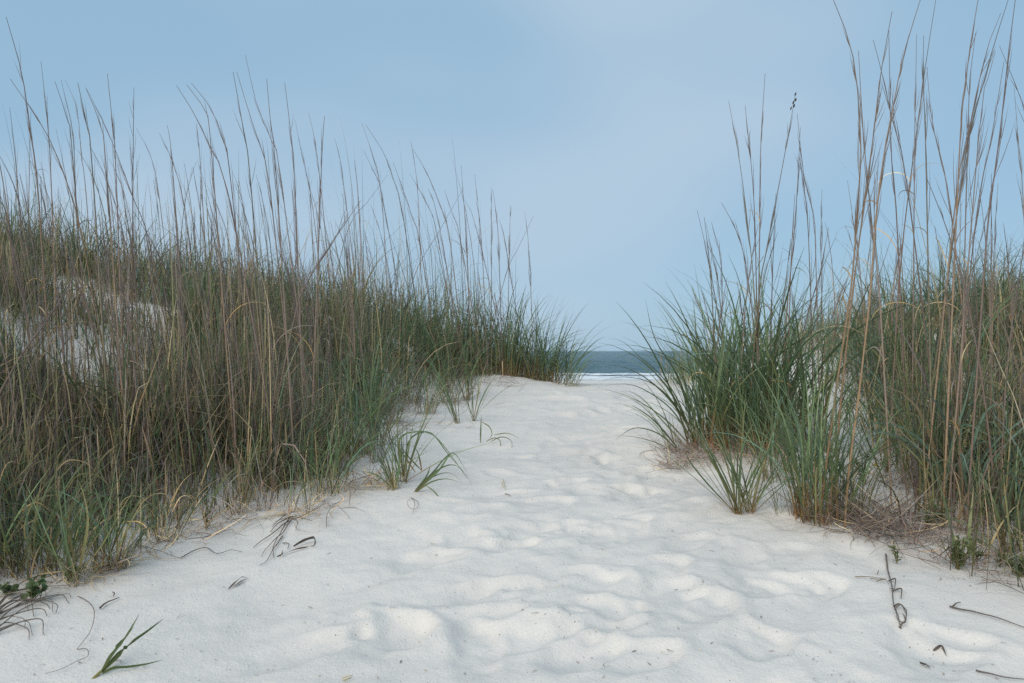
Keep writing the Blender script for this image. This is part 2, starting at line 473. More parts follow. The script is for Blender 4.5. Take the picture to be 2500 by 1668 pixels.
def catmull(P, n):
    P = np.asarray(P, float)
    if len(P) < 3:
        return P[0] + (P[-1] - P[0]) * np.linspace(0, 1, n)[:, None]
    Q = np.vstack([2 * P[0] - P[1], P, 2 * P[-1] - P[-2]])
    d = np.concatenate([[0], np.cumsum(np.linalg.norm(np.diff(P, axis=0), axis=1))])
    out = []
    for u in np.linspace(0, d[-1], n):
        k = min(max(np.searchsorted(d, u, side='right') - 1, 0), len(P) - 2)
        t = (u - d[k]) / max(d[k + 1] - d[k], 1e-9)
        a, b, c, e = Q[k], Q[k + 1], Q[k + 2], Q[k + 3]
        out.append(0.5 * ((2 * b) + (-a + c) * t + (2 * a - 5 * b + 4 * c - e) * t * t + (-a + 3 * b - 3 * c + e) * t ** 3))
    return np.array(out)

def tube_arrays(P, r, cols, sides=5):
    P = np.asarray(P, float); n = len(P)
    r = np.broadcast_to(np.asarray(r, float), (n,))
    T = np.gradient(P, axis=0); T /= np.linalg.norm(T, axis=1)[:, None] + 1e-9
    ref = np.array([0.3, 0.95, 0.1]); A = np.cross(T, ref); A /= np.linalg.norm(A, axis=1)[:, None] + 1e-9
    B = np.cross(T, A)
    ang = np.arange(sides) * 2 * math.pi / sides
    V = P[:, None] + r[:, None, None] * (np.cos(ang)[None, :, None] * A[:, None] + np.sin(ang)[None, :, None] * B[:, None])
    i = np.arange(n * sides).reshape(n, sides); j = np.roll(i, -1, 1)
    Q = np.stack([i[:-1], j[:-1], j[1:], i[1:]], -1).reshape(-1, 4)
    t = np.linspace(0, 1, n)[:, None]
    C = np.asarray(cols[0]) * (1 - t) ** 2 + 2 * t * (1 - t) * np.asarray(cols[1]) + t * t * np.asarray(cols[2])
    return V.reshape(-1, 3), Q, np.repeat(C[:, None], sides, 1).reshape(-1, 3)

def strap_arrays(P, w, cols, side=None, tw=0.0):
    """one flat leaf along a 3-D line"""
    P = np.asarray(P, float); n = len(P)
    T = np.gradient(P, axis=0); T /= np.linalg.norm(T, axis=1)[:, None] + 1e-9
    ref = np.array(side if side is not None else (0.25, 0.9, 0.35), float)
    A = np.cross(T, ref); A /= np.linalg.norm(A, axis=1)[:, None] + 1e-9
    B = np.cross(T, A)
    t = np.linspace(0, 1, n)
    a = tw * t
    Sd = np.cos(a)[:, None] * A + np.sin(a)[:, None] * B
    prof = np.minimum(1, 0.45 + t * 2.4) * np.clip(1.03 - t ** 2.2, 0.05, 1)
    hw = 0.5 * w * prof
    N = np.cross(T, Sd)
    V = np.stack([P - Sd * hw[:, None] + N * hw[:, None] * .35, P, P + Sd * hw[:, None] + N * hw[:, None] * .35], 1)
    i = np.arange(n * 3).reshape(n, 3)
    Q = np.concatenate([np.stack([i[:-1, k], i[:-1, k + 1], i[1:, k + 1], i[1:, k]], -1) for k in (0, 1)])
    tt = t[:, None]
    C = np.where(tt < .35, np.asarray(cols[0]) + (np.asarray(cols[1]) - np.asarray(cols[0])) * tt / .35,
                 np.asarray(cols[1]) + (np.asarray(cols[2]) - np.asarray(cols[1])) * (tt - .35) / .65)
    return V.reshape(-1, 3), Q, np.repeat(C[:, None], 3, 1).reshape(-1, 3)

# ------------------------------------------------------------------ dense grass on the dunes (nobody could count it)
def left_mask(X, Y):
    x, y = X / S, Y / S
    xv = np.interp(y, [1.5, 3.1, 3.35, 3.62, 4.05, 4.45, 4.72, 5.0, 5.6, 6.4, 7.2, 8.2, 8.8, 9.2, 10.0, 11.5],
                   [-2.5, -2.32, -2.05, -1.84, -1.68, -1.45, -1.22, -1.25, -1.32, -1.34, -1.15, -.85, -.35, .30, .6, .4])
    d = xv - x + 0.16 * vn(x * 2.2, y * 2.2, 71)
    m = np.clip(d / 0.22, 0, 1)
    px = 1250 + F * X / Y
    bare = np.exp(-(((px - 200) / 220) ** 2 + ((y - 7.5) / 0.72) ** 2) * 1.1)
    m = m * (1 - 0.95 * np.clip(bare * 1.6 - .25, 0, 1))
    m = m * np.clip(.72 + 1.5 * vn(x * 1.9, y * 1.9, 72), .06 + .45 * np.clip((4.9 - y) / .6, 0, 1), 1)
    m = m * (1 - .3 * np.exp(-(((x + 3.1) / 1.0) ** 2 + ((y - 6.0) / .8) ** 2)))
    m = m * np.clip((12.4 - y) / 1.4, 0, 1) * (px > -620) * np.interp(y, [7.6, 8.6], [1, .40])
    return m

def right_mask(X, Y):
    x, y = X / S, Y / S
    xv = np.interp(y, [1.8, 2.6, 3.3, 3.8, 4.3, 5.1, 6, 7, 8, 9, 10.5], [2.5, 2.3, 2.12, 2.06, 2.16, 2.38, 2.62, 2.95, 3.3, 3.4, 3.3])
    d = x - xv + 0.16 * vn(x * 2.2, y * 2.2, 73)
    m = np.clip(d / 0.22, 0, 1)
    px = 1250 + F * X / Y
    bare = np.exp(-(((x - 3.35) / .42) ** 2 + ((y - 5.2) / 0.5) ** 2))
    m = m * (1 - 0.8 * np.clip(bare * 1.5 - .2, 0, 1))
    m = m * np.clip(.60 + 1.9 * vn(x * 1.9, y * 1.9, 74), .03 + .14 * np.clip((y - 5.5) / 1.5, 0, 1), 1)
    return m * np.clip((11.0 - y) / 1.2, 0, 1) * (px < 3200)

def scatter(mask, n, x0, x1, y0, y1, rs):
    """clump centres, denser towards the camera"""
    out = np.zeros((0, 2))
    while len(out) < n:
        X = rs.uniform(x0, x1, n * 3); Y = y0 + (y1 - y0) * rs.rand(n * 3)
        k = rs.rand(n * 3) < mask(X, Y) * np.clip(2.6 / Y, .25, 1)
        out = np.vstack([out, np.stack([X[k], Y[k]], 1)])
    return out[:n]

def mass(centres, per, rs, hfun, mix, wid, stemfrac, rad=0.075, lean=0.0):
    n = len(centres) * per
    c = np.repeat(centres, per, 0)
    B = np.zeros((n, 3))
    B[:, :2] = c + rs.normal(0, rad, (n, 2))
    B[:, 2] = base_h(B[:, 0], B[:, 1]) - 0.01
    hh = hfun(B[:, 0], B[:, 1])
    clump = np.repeat(rs.uniform(.62, 1.22, len(centres)), per)
    stem = rs.rand(n) < stemfrac
    L = hh * clump * np.where(stem, rs.uniform(.55, 1.12, n), rs.uniform(.45, 1.05, n))
    phi = rs.uniform(0, 2 * math.pi, n)
    a0 = np.where(stem, np.abs(rs.normal(0, .15, n)), np.abs(rs.normal(.14, .24, n)))
    bend = np.where(stem, rs.normal(.12, .2, n), np.abs(rs.normal(.75, .6, n)))
    curl = rs.rand(n) < .13
    bend = np.where(curl & ~stem, rs.uniform(1.8, 3.3, n), bend)
    w = np.where(stem, wid * rs.uniform(.5, .85, n), wid * rs.uniform(.55, 1.3, n) * np.where(rs.rand(n) < .12, 1.7, 1))
    cols = np.where(stem[:, None, None], pal(*mix[1], n, rs), pal(*mix[0], n, rs))
    kp = rs.uniform(.4, .85, n); ka = np.where(rs.rand(n) < .22, rs.normal(0, .9, n), 0)
    B[:, 0] += lean * 0
    return blade_arrays(B, L, phi, a0, bend, w, cols, K=6, twist=rs.normal(0, .7, n), roll=rs.uniform(-1.2, 1.2, n), kink=(kp, ka))

def h_left(X, Y):
    x, y = X / S, Y / S
    px = 1250 + F * X / Y
    h = 0.54 + 0.10 * np.clip((px - 380) / 120, 0, 1) * np.clip((800 - px) / 80, 0, 1)
    h = h * np.interp(px, [-300, 120, 380, 450, 760, 860, 1100, 1400], [.80, .76, .70, .80, .95, 1.4, 2.0, 1.8])
    h = h * np.interp(y, [3, 3.6, 4.2, 5.5, 6.6, 7.2, 9.5], [.62, .78, 1.0, .98, .92, .9, .88])
    h = h * (1 - .25 * np.exp(-(((x + 2.9) / .9) ** 2 + ((y - 5.9) / .9) ** 2)))
    h = h * (1 + .55 * np.clip((y - 7.9) / .5, 0, 1) * np.clip((520 - px) / 120, 0, 1))
    edge = np.clip((np.interp(y, _yt, _xl) - x) / 0.7, 0, 1)
    return h * (0.72 + 0.28 * edge) * (1 + 0.85 * vn(x * 2.1, y * 2.1, 81))

def h_right(X, Y):
    x, y = X / S, Y / S
    return 0.64 * np.interp(y, [2.4, 3.4, 4.4, 6, 9], [.55, .75, 1.0, .95, .7]) * (1 + 1.0 * vn(x * 2.1, y * 2.1, 82))

rs = np.random.RandomState(21)
PI_ = math.pi
cl = scatter(left_mask, 1950, -6.6, .35, 2.1, 9.2, rs)
pxl = 1250 + F * cl[:, 0] / cl[:, 1]
green_p = np.clip(np.interp(pxl, [100, 420, 760, 900], [.45, .12, .45, .95]) + np.interp(cl[:, 1], [2.4, 3.2, 5.0, 6.5], [.35, .0, .05, .5]), 0, 1)
isg = rs.rand(len(cl)) < green_p
mixg = ((['green', 'olive', 'blue', 'straw', 'grey', 'dead'], [.34, .26, .17, .10, .07, .06]), (['brown', 'straw', 'grey', 'olive'], [.25, .32, .2, .23]))
mixb = ((['brown', 'grey', 'olive', 'green', 'straw', 'dead'], [.15, .15, .26, .22, .14, .08]), (['brown', 'grey', 'straw', 'olive'], [.34, .2, .26, .2]))
A = mass(cl[isg], 17, rs, h_left, mixg, .0072, .22)
B = mass(cl[~isg], 20, rs, h_left, mixb, .0070, .52)
cw = scatter(left_mask, 1750, -6.6, .35, 2.4, 9.2, rs)
W = mass(cw, 3, rs, lambda X, Y: h_left(X, Y) * 1.45, mixg, .0052, .5, rad=.1)
ct = scatter(left_mask, 1000, -6.6, .35, 2.8, 9.2, rs)
n_ = len(ct)
B3 = np.column_stack([ct, base_h(ct[:, 0], ct[:, 1]) - .01])
hz_ = h_left(ct[:, 0], ct[:, 1]) * rs.uniform(1.25, 2.3, n_)
T3 = blade_arrays(B3, hz_, PI_ + rs.normal(0, .9, n_), np.abs(rs.normal(.03, .06, n_)), rs.uniform(0, .6, n_), rs.uniform(.0045, .0075, n_),
                  pal(['brown', 'grey', 'straw', 'olive', 'green'], [.26, .22, .24, .16, .12], n_, rs), K=8, pw=2.0, roll=rs.uniform(-.6, .6, n_))
W = merge([W, T3])
tag(link("dune_grass", raw_mesh("dune_grass", *merge([A, B, W]), GRASS)),
    "dense brown and green grass covering the high dune left of the path", "grass", kind="stuff")

cr_ = scatter(right_mask, 560, 1.4, 5.6, 1.9, 8.2, rs)
gr = rs.rand(len(cr_)) < .8
A = mass(cr_[gr], 19, rs, h_right, mixg, .0074, .18)
B = mass(cr_[~gr], 19, rs, h_right, mixb, .0070, .3)
W = mass(scatter(right_mask, 560, 1.4, 5.6, 1.9, 8.2, rs), 4, rs, lambda X, Y: h_right(X, Y) * 1.6, mixg, .0056, .28, rad=.1)
tag(link("dune_grass", raw_mesh("dune_grass", *merge([A, B, W]), GRASS)),
    "dense green grass covering the dune along the right edge", "grass", kind="stuff")

# thin far tufts on the low ridge behind the right-hand tussocks
def knoll_mask(X, Y):
    x, y = X / S, Y / S
    return ((x > 1.7) & (x < 3.6) & (y > 8.9) & (y < 10.4)) * (0.4 + vn(x * 1.4, y * 1.4, 75)) * 1.2
ck = scatter(knoll_mask, 60, 1.2, 2.8, 6.7, 8.0, rs)
tag(link("dune_grass", raw_mesh("dune_grass", *mass(ck, 12, rs, lambda X, Y: .42 + 0 * X, mixg, .0045, .3), GRASS)),
    "sparse short grass on the low ridge behind the right-hand tussocks", "grass", kind="stuff")

# ------------------------------------------------------------------ leaves that can be picked apart: a pool of shared meshes
def leaf_pool(n, names, weights, a, b, wr, seed, K=9, curl=0.0):
    rs = np.random.RandomState(seed)
    out = []
    for i in range(n):
        bd = rs.uniform(*b)
        if rs.rand() < curl: bd = rs.uniform(2.2, 4.2)
        V, Q, C = blade_arrays(np.zeros((1, 3)), [1.0], [0.0], [rs.uniform(*a)], [bd], [wr * rs.uniform(.75, 1.25)],
                               pal(names, weights, 1, rs), K=K, pw=rs.uniform(1.3, 2.2), twist=np.array([rs.normal(0, .45)]),
                               roll=np.array([rs.normal(0, .5)]), clamp=False)
        out.append(raw_mesh("leaf", V, Q, C, GRASS))
    return out
POOL = {
    'up':    leaf_pool(22, ['rust', 'blue', 'green'], [.5, .3, .2], (.0, .42), (.1, 1.15), .0105, 31),
    'arch':  leaf_pool(16, ['green', 'blue', 'olive'], [.5, .25, .25], (.15, .6), (.6, 1.7), .0110, 32),
    'fan':   leaf_pool(16, ['green', 'rust', 'olive'], [.5, .3, .2], (.1, .95), (.1, .7), .0150, 33),
    'straw': leaf_pool(12, ['straw', 'grey', 'gold', 'dead'], [.4, .25, .15, .2], (.25, 1.0), (.5, 1.8), .0095, 34, curl=.3),
    'dead':  leaf_pool(10, ['dead', 'brown', 'grey'], [.4, .3, .3], (.05, .6), (.2, 1.3), .0085, 35, curl=.2),
    'wide':  leaf_pool(10, ['blue'], [1], (.1, .5), (.8, 2.4), .017, 36),
}
def tussock(px, py, label, spec, rad=.05, name="grass_tussock", cat="grass tussock", lean=None, group=None, sink=.0):
    """spec: list of (pool, count, min length, max length)"""
    p = at(px, py)
    t = empty(name, (p[0], p[1], p[2] - sink))
    tag(t, label, cat, group)
    for kind, n, l0, l1 in spec:
        for i in range(n):
            r = rad * math.sqrt(random.random()); q = random.uniform(0, 2 * math.pi)
            o = bpy.data.objects.new("leaf", random.choice(POOL[kind]))
            dx, dy = r * math.cos(q), r * math.sin(q)
            dz = float(base_h(p[0] + dx, p[1] + dy)) - p[2]
            o.location = (dx, dy, dz - .008)
            phi = random.uniform(0, 2 * math.pi)
            if lean is not None and random.random() < lean[1]:
                phi = random.gauss(lean[0], .55)
            elif random.random() < .6:
                phi = q + random.gauss(0, .6)
            o.rotation_euler = (random.gauss(0, .05), random.gauss(0, .05), phi)
            L = random.uniform(l0, l1)
            o.scale = (L, L, L)
            o.parent = t
            COL.objects.link(o)
    return t

PI = math.pi
# right of the path: the big tussocks on the hummock
tussock(1728, 1088, "largest dark green tussock right of the path, nearest the sea view", [('up', 95, .42, .92), ('arch', 34, .4, .85), ('dead', 22, .12, .3)], .115)
tussock(1790, 1100, "dense green tussock just right of the largest one", [('up', 62, .4, .78), ('arch', 14, .35, .6), ('straw', 12, .12, .28)], .085)
tussock(1872, 1108, "green tussock with rusty base at the right end of the hummock", [('up', 55, .4, .74), ('arch', 20, .35, .65), ('straw', 16, .12, .3)], .075)
tussock(1770, 1030, "tall green tussock at the back of the hummock", [('up', 55, .55, 1.0), ('arch', 30, .5, .95)], .10)
tussock(1850, 1040, "thin green tussock standing behind the rusty-based one", [('up', 40, .55, 1.0), ('arch', 22, .5, .95)], .10)
tussock(1925, 1030, "loose green tussock in front of the bare sand slope", [('up', 34, .5, 1.0), ('arch', 20, .45, .9)], .09)
tussock(1815, 1060, "tall loose tussock in the centre of the hummock with arching tops", [('arch', 40, .6, 1.1), ('up', 40, .6, 1.15)], .12)
tussock(1900, 1075, "tall loose tussock at the hummock's right side with arching tops", [('arch', 40, .6, 1.1), ('up', 36, .6, 1.15)], .12)
tussock(1985, 1090, "tall thin tussock between the hummock and the gully", [('arch', 30, .5, 1.0), ('up', 30, .55, 1.1)], .10)
tussock(1655, 1102, "low tussock with leaves spreading left over the open sand", [('arch', 16, .25, .5), ('dead', 26, .12, .26), ('straw', 14, .1, .22)], .06, lean=(PI, .6))
tussock(1803, 1250, "left of two small leafy fans in front of the hummock", [('fan', 30, .28, .58), ('straw', 6, .1, .2)], .018)
tussock(1834, 1246, "right of two small leafy fans in front of the hummock", [('fan', 30, .28, .58), ('straw', 6, .1, .2)], .018)
tussock(1899, 1254, "small sparse tuft between the leafy fans and the tall reeds", [('fan', 10, .14, .30), ('arch', 6, .15, .25)], .02)
tussock(1940, 1256, "thin upright tuft touching the left side of the tall reeds", [('up', 14, .25, .5), ('straw', 5, .1, .2)], .025)
tussock(1964, 1268, "tall upright reed clump left of the golden stalks' feet", [('up', 34, .4, .8), ('arch', 12, .3, .6), ('straw', 16, .14, .3)], .035)
tussock(2012, 1274, "reed clump with curled straw around the golden stalks", [('up', 30, .35, .7), ('arch', 26, .3, .6), ('straw', 40, .18, .42), ('dead', 20, .15, .35)], .07)
tussock(2075, 1250, "straggly tuft of curling straw right of the golden stalks", [('arch', 24, .3, .55), ('up', 12, .3, .5), ('straw', 36, .18, .4)], .08)
tussock(1885, 1170, "straw-mixed tuft on the hummock's front, behind the small sparse tuft", [('arch', 24, .25, .5), ('up', 18, .25, .5), ('straw', 24, .15, .34)], .07)
tussock(1945, 1150, "green and straw tuft filling the dip behind the tall reeds", [('arch', 26, .28, .55), ('up', 22, .3, .6), ('straw', 22, .15, .34)], .08)
tussock(1985, 1200, "thin green tuft directly behind the golden stalks' feet", [('arch', 18, .28, .5), ('up', 20, .3, .6), ('straw', 14, .15, .3)], .06)
tussock(2050, 1190, "loose tuft between the golden stalks and the gully", [('arch', 20, .25, .5), ('up', 18, .28, .55), ('straw', 16, .15, .34)], .07)
tussock(820, 1160, "sprawling green tuft joining the left bank to the orange-based tussock", [('arch', 30, .3, .6), ('up', 22, .3, .6), ('straw', 16, .16, .34)], .07)
tussock(905, 1040, "tall green tuft at the back of the left hollow", [('up', 40, .4, .8), ('arch', 26, .35, .65), ('dead', 20, .2, .4)], .09)
tussock(1000, 985, "brushy tuft of green and dead blades on the hollow's far bank", [('up', 30, .3, .6), ('arch', 30, .25, .5), ('dead', 34, .15, .4)], .10)
tussock(2120, 1120, "small green tuft in the sandy gully beside the yellow flower", [('up', 14, .2, .42), ('arch', 8, .2, .35)], .05)
tussock(2175, 1100, "green tuft at the gully's far side under the right dune", [('up', 40, .3, .6), ('arch', 24, .25, .5), ('dead', 20, .15, .35)], .10)
tussock(2255, 1190, "tuft with rusty base at the right dune's foot, above the weeds", [('up', 44, .3, .62), ('arch', 22, .3, .5), ('dead', 22, .15, .4)], .09)
TB = tussock(2350, 1240, "grass with broad pale blue-green arching blades near the right edge", [('wide', 16, .42, .78), ('arch', 18, .3, .6), ('dead', 16, .2, .4)], .09)
tussock(2418, 1260, "broad-bladed tuft next to the right edge, blades bowing right", [('wide', 12, .4, .7), ('arch', 22, .3, .55), ('dead', 14, .2, .4)], .10, lean=(0, .4))
tussock(2467, 1349, "upright tuft rooted in bare sand by the right edge", [('up', 26, .25, .5), ('arch', 20, .2, .45)], .04)
tussock(2060, 930, "dark tuft on the right dune's flank beside the bare slope", [('arch', 50, .3, .6), ('up', 40, .3, .65)], .14)
tussock(1690, 925, "small dark tuft on the horizon behind the largest tussock", [('arch', 22, .18, .36), ('up', 16, .2, .4)], .10)

for px_, py_, lab_ in [(2195, 830, "leafy tussock rising at the left end of the right dune"), (2290, 800, "tall leafy tussock on the right dune, second from its left end"),
                       (2390, 790, "tall leafy tussock on the right dune, third from its left end"), (2480, 830, "leafy tussock on the right dune cut by the photo's edge"),
                       (2250, 960, "dark leafy tussock low on the right dune's slope"), (2150, 960, "green tussock hanging over the gully from the right dune")]:
    tussock(px_, py_, lab_, [('up', 55, .4, .85), ('arch', 45, .4, .8), ('dead', 14, .2, .5)], .16)
# left of the path
for px_, py_, lab_ in [(40, 640, "bushy green tussock on the ridge at the far left edge"), (190, 650, "green tussock on the ridge above the bare sand patch"), (330, 680, "green tussock at the right end of the bare patch's ridge"),
                       (470, 800, "green tussock inside the brown grass right of the bare patch"), (620, 830, "green tussock in the middle of the tall brown grass"), (760, 850, "green tussock where brown grass turns green on the left dune"),
                       (880, 880, "full green tussock high on the left dune's path side"), (960, 900, "full green tussock above the brushy hollow"), (560, 1060, "greenish tussock low in the brown grass"), (330, 1080, "greenish tussock low in the left grass below the bare patch")]:
    tussock(px_, py_, lab_, [('up', 45, .35, .8), ('arch', 40, .35, .75), ('straw', 16, .2, .5)], .15)
for px_, py_, lab_ in [(800, 1205, "low trailing tuft at the left dune's foot beside the green shoots"), (930, 1085, "trailing tuft with dead blades in the middle of the left hollow"),
                       (1040, 1012, "trailing tuft on the right rim of the left hollow"), (955, 1035, "scraggly tuft at the back of the left hollow"), (1100, 985, "scraggly tuft spilling down below the crest's sandy lip")]:
    tussock(px_, py_, lab_, [('arch', 20, .25, .5), ('fan', 10, .22, .45), ('dead', 22, .2, .45), ('straw', 12, .15, .35)], .07)
T1 = tussock(872, 1112, "broad tussock with an orange straw base in front of the left dune", [('up', 40, .36, .75), ('arch', 40, .35, .7), ('straw', 22, .2, .42)], .08)
tussock(918, 1130, "clump of dark dead stems beside the orange-based tussock", [('dead', 30, .2, .5), ('arch', 16, .3, .5)], .045)
T3 = tussock(985, 1176, "thin fan of green blades behind the arching sprig", [('fan', 20, .3, .58), ('straw', 8, .1, .2)], .022)
T4 = tussock(962, 1193, "low tuft leaning left with a reddish base", [('fan', 20, .24, .46), ('straw', 14, .14, .3)], .03, lean=(PI * .85, .8))
tussock(1119, 1035, "small tuft leaning up the left slope near the crest", [('fan', 14, .28, .5)], .02, lean=(PI * .9, .9))
tussock(1155, 1028, "small open tuft on bare sand below the crest", [('fan', 14, .28, .56)], .02)
tussock(1140, 978, "upright tuft with a yellow foot at the left dune's tip", [('up', 24, .35, .68), ('arch', 12, .3, .5), ('straw', 8, .12, .25)], .035)
tussock(1086, 958, "tuft with a yellow-orange base beside the dead brush", [('up', 26, .35, .7), ('arch', 14, .3, .55), ('straw', 10, .12, .26)], .04)
tussock(713, 1254, "short green shoot at the left dune's foot, above the dark roots", [('up', 8, .18, .36), ('straw', 4, .1, .2)], .018)
tussock(752, 1258, "green shoot with dark roots, right of the first shoot", [('up', 9, .18, .38), ('dead', 4, .06, .14)], .018)
tussock(777, 1228, "thin green shoot standing last along the left dune's foot", [('up', 7, .22, .42)], .014)
tussock(583, 1252, "bundle of pale reed stems at the edge of the brown grass", [('up', 10, .3, .6), ('straw', 10, .14, .32), ('dead', 10, .2, .5)], .03)
tussock(640, 1244, "brown reed bundle between the pale reeds and green shoots", [('dead', 22, .2, .5), ('up', 8, .3, .5)], .035)
tussock(186, 1428, "broken-topped stubble clump with green blades, nearest the camera at left", [('fan', 18, .22, .44), ('straw', 12, .08, .18), ('dead', 8, .08, .2)], .025)
tussock(248, 1394, "clump with rust-brown stem bases, second along the left edge", [('up', 20, .22, .46), ('straw', 14, .14, .34)], .028)
tussock(288, 1390, "clump with long arching straw, third along the left edge", [('arch', 20, .25, .48), ('straw', 18, .18, .42)], .03)
tussock(152, 1396, "grassy clump left of the stubble, half hidden by straw", [('arch', 24, .25, .5), ('up', 14, .25, .45), ('straw', 14, .15, .36)], .04)
tussock(70, 1400, "leafy clump at the far left edge with blades sweeping upward", [('arch', 30, .28, .55), ('fan', 18, .25, .5), ('straw', 14, .15, .4)], .06)
tussock(400, 1320, "clump of curled pale straw where the left edge turns inward", [('arch', 18, .2, .42), ('straw', 20, .15, .36)], .05)
tussock(1238, 912, "green tussock on the crest, first left of the sandy lip", [('arch', 50, .4, .8), ('up', 70, .5, .95)], .14)
tussock(1310, 925, "green tussock spilling over the crest's sandy lip", [('arch', 70, .4, .75), ('up', 60, .45, .85)], .14)
tussock(1065, 915, "tall crest tussock farthest left, above the brushy hollow", [('arch', 50, .4, .8), ('up', 60, .5, .95), ('dead', 20, .2, .5)], .14)
tussock(1150, 905, "tall crest tussock between the hollow and the sandy lip", [('arch', 50, .4, .8), ('up', 60, .5, .95), ('dead', 20, .2, .5)], .14)
tussock(1362, 935, "outermost crest tussock leaning right toward the sea", [('arch', 70, .35, .7), ('up', 36, .4, .7)], .12, lean=(0.1, .6))
tussock(1395, 941, "flattened tuft trailing off the crest into the path", [('arch', 40, .22, .48), ('straw', 12, .12, .25)], .07, lean=(0.0, .8))

# ------------------------------------------------------------------ leaves shaped one by one
def leaf_px(parent, pts, y0, y1, w, cols, name="leaf", n=14, tw=0.0):
    """a leaf through the given points of the view, its depth running from y0 to y1"""
    k = len(pts)
    P = np.array([ray(px, py, y0 + (y1 - y0) * i / (k - 1)) for i, (px, py) in enumerate(pts)])
    P = catmull(P, n)
    o0 = np.array(parent.location)
    V, Q, C = strap_arrays(P - o0, w, cols, tw=tw)
    return link(name, raw_mesh(name, V, Q, C, GRASS), parent)

# long leaves of the low tussock that arch left across the sea
p = at(1690, 1095); T = empty("grass_tussock", p)
tag(T, "long green blades arching left across the view of the sea", "grass tussock")
for pts, dy in [([(1700, 1085), (1640, 950), (1560, 870), (1515, 871), (1490, 885)], -.25), ([(1705, 1085), (1660, 930), (1600, 830), (1575, 730)], -.05),
        ([(1700, 1090), (1640, 960), (1560, 870), (1520, 834), (1485, 826)], .1), ([(1700, 1085), (1650, 990), (1590, 935), (1520, 920), (1462, 932)], -.2),
        ([(1695, 1090), (1640, 1000), (1560, 945), (1500, 938), (1452, 948)], -.3), ([(1690, 1092), (1620, 1020), (1540, 970), (1455, 945)], -.35),
        ([(1680, 1095), (1620, 1030), (1570, 975), (1535, 955), (1515, 957)], -.2), ([(1710, 1085), (1680, 960), (1620, 850), (1588, 810)], .1),
        ([(1660, 1105), (1610, 1060), (1550, 1045), (1500, 1075)], -.2), ([(1655, 1108), (1600, 1080), (1545, 1066), (1490, 1064)], -.25),
        ([(1660, 1100), (1600, 1030), (1560, 1000), (1540, 988)], -.1), ([(1650, 1112), (1610, 1130), (1572, 1158)], -.25),
        ([(1715, 1080), (1700, 940), (1690, 800), (1700, 720)], .1), ([(1720, 1080), (1690, 930), (1640, 800), (1600, 740)], .15)]:
    c = pal(['green', 'blue'], [.7, .3], 1, RS)[0]
    leaf_px(T, pts, p[1], p[1] + dy, .0085 * random.uniform(.8, 1.15), c, n=16, tw=random.uniform(-.8, .8))

p = at(1016, 1200); T = empty("grass_sprig", p)
tag(T, "green sprig with blades arching right over bare sand left of the path", "grass sprig")
for pts, dy, w in [([(1005, 1212), (1040, 1165), (1052, 1132)], -.02, .013), ([(1008, 1208), (1060, 1150), (1095, 1110), (1130, 1100)], -.1, .008),
        ([(1010, 1208), (1065, 1150), (1110, 1135), (1145, 1170), (1160, 1204)], -.15, .009), ([(1012, 1205), (1050, 1178), (1090, 1169), (1130, 1180)], -.1, .008),
        ([(1012, 1202), (1070, 1150), (1105, 1105), (1135, 1145), (1143, 1163)], .05, .009), ([(1036, 1182), (1065, 1205), (1090, 1250), (1122, 1283)], -.22, .008),
        ([(1010, 1207), (1055, 1165), (1100, 1155), (1135, 1185)], .05, .007)]:
    leaf_px(T, pts, p[1], p[1] + dy, w, pal(['green', 'olive'], [.8, .2], 1, RS)[0], n=14, tw=random.uniform(-.9, .9))

p = at(976, 1165); T = empty("grass_sprig", p)
tag(T, "two long bent blades bowing over the arching sprig", "grass sprig")
for pts, dy in [([(985, 1170), (1000, 1075), (1050, 1056), (1095, 1110), (1140, 1160)], .1), ([(985, 1172), (975, 1075), (1010, 1055), (1055, 1060), (1100, 1110), (1155, 1190)], .0)]:
    leaf_px(T, pts, p[1], p[1] + dy, .008, pal(['green'], [1], 1, RS)[0], n=18)

p = at(1174, 1079); T = empty("grass_shoot", p)
tag(T, "single thin upright shoot on bare sand below the crest tufts", "grass shoot")
leaf_px(T, [(1173, 1081), (1174, 1045), (1175, 1012)], p[1], p[1], .009, PAL['green'], n=8)
leaf_px(T, [(1175, 1030), (1195, 1042), (1201, 1062), (1186, 1079)], p[1], p[1] - .1, .007, PAL['olive'], n=10)

p = at(1200, 1080); T = empty("curled_shoot", p)
tag(T, "shoot of curled hoop-like blades on open sand near the crest", "grass shoot")
for pts, dy in [([(1188, 1078), (1208, 1069), (1222, 1078), (1216, 1098), (1193, 1105)], -.1), ([(1198, 1078), (1224, 1067), (1246, 1074), (1250, 1090), (1240, 1104)], -.1), ([(1206, 1062), (1240, 1058), (1270, 1072)], -.08)]:
    leaf_px(T, pts, p[1], p[1] + dy, .006, PAL['olive'], n=14)

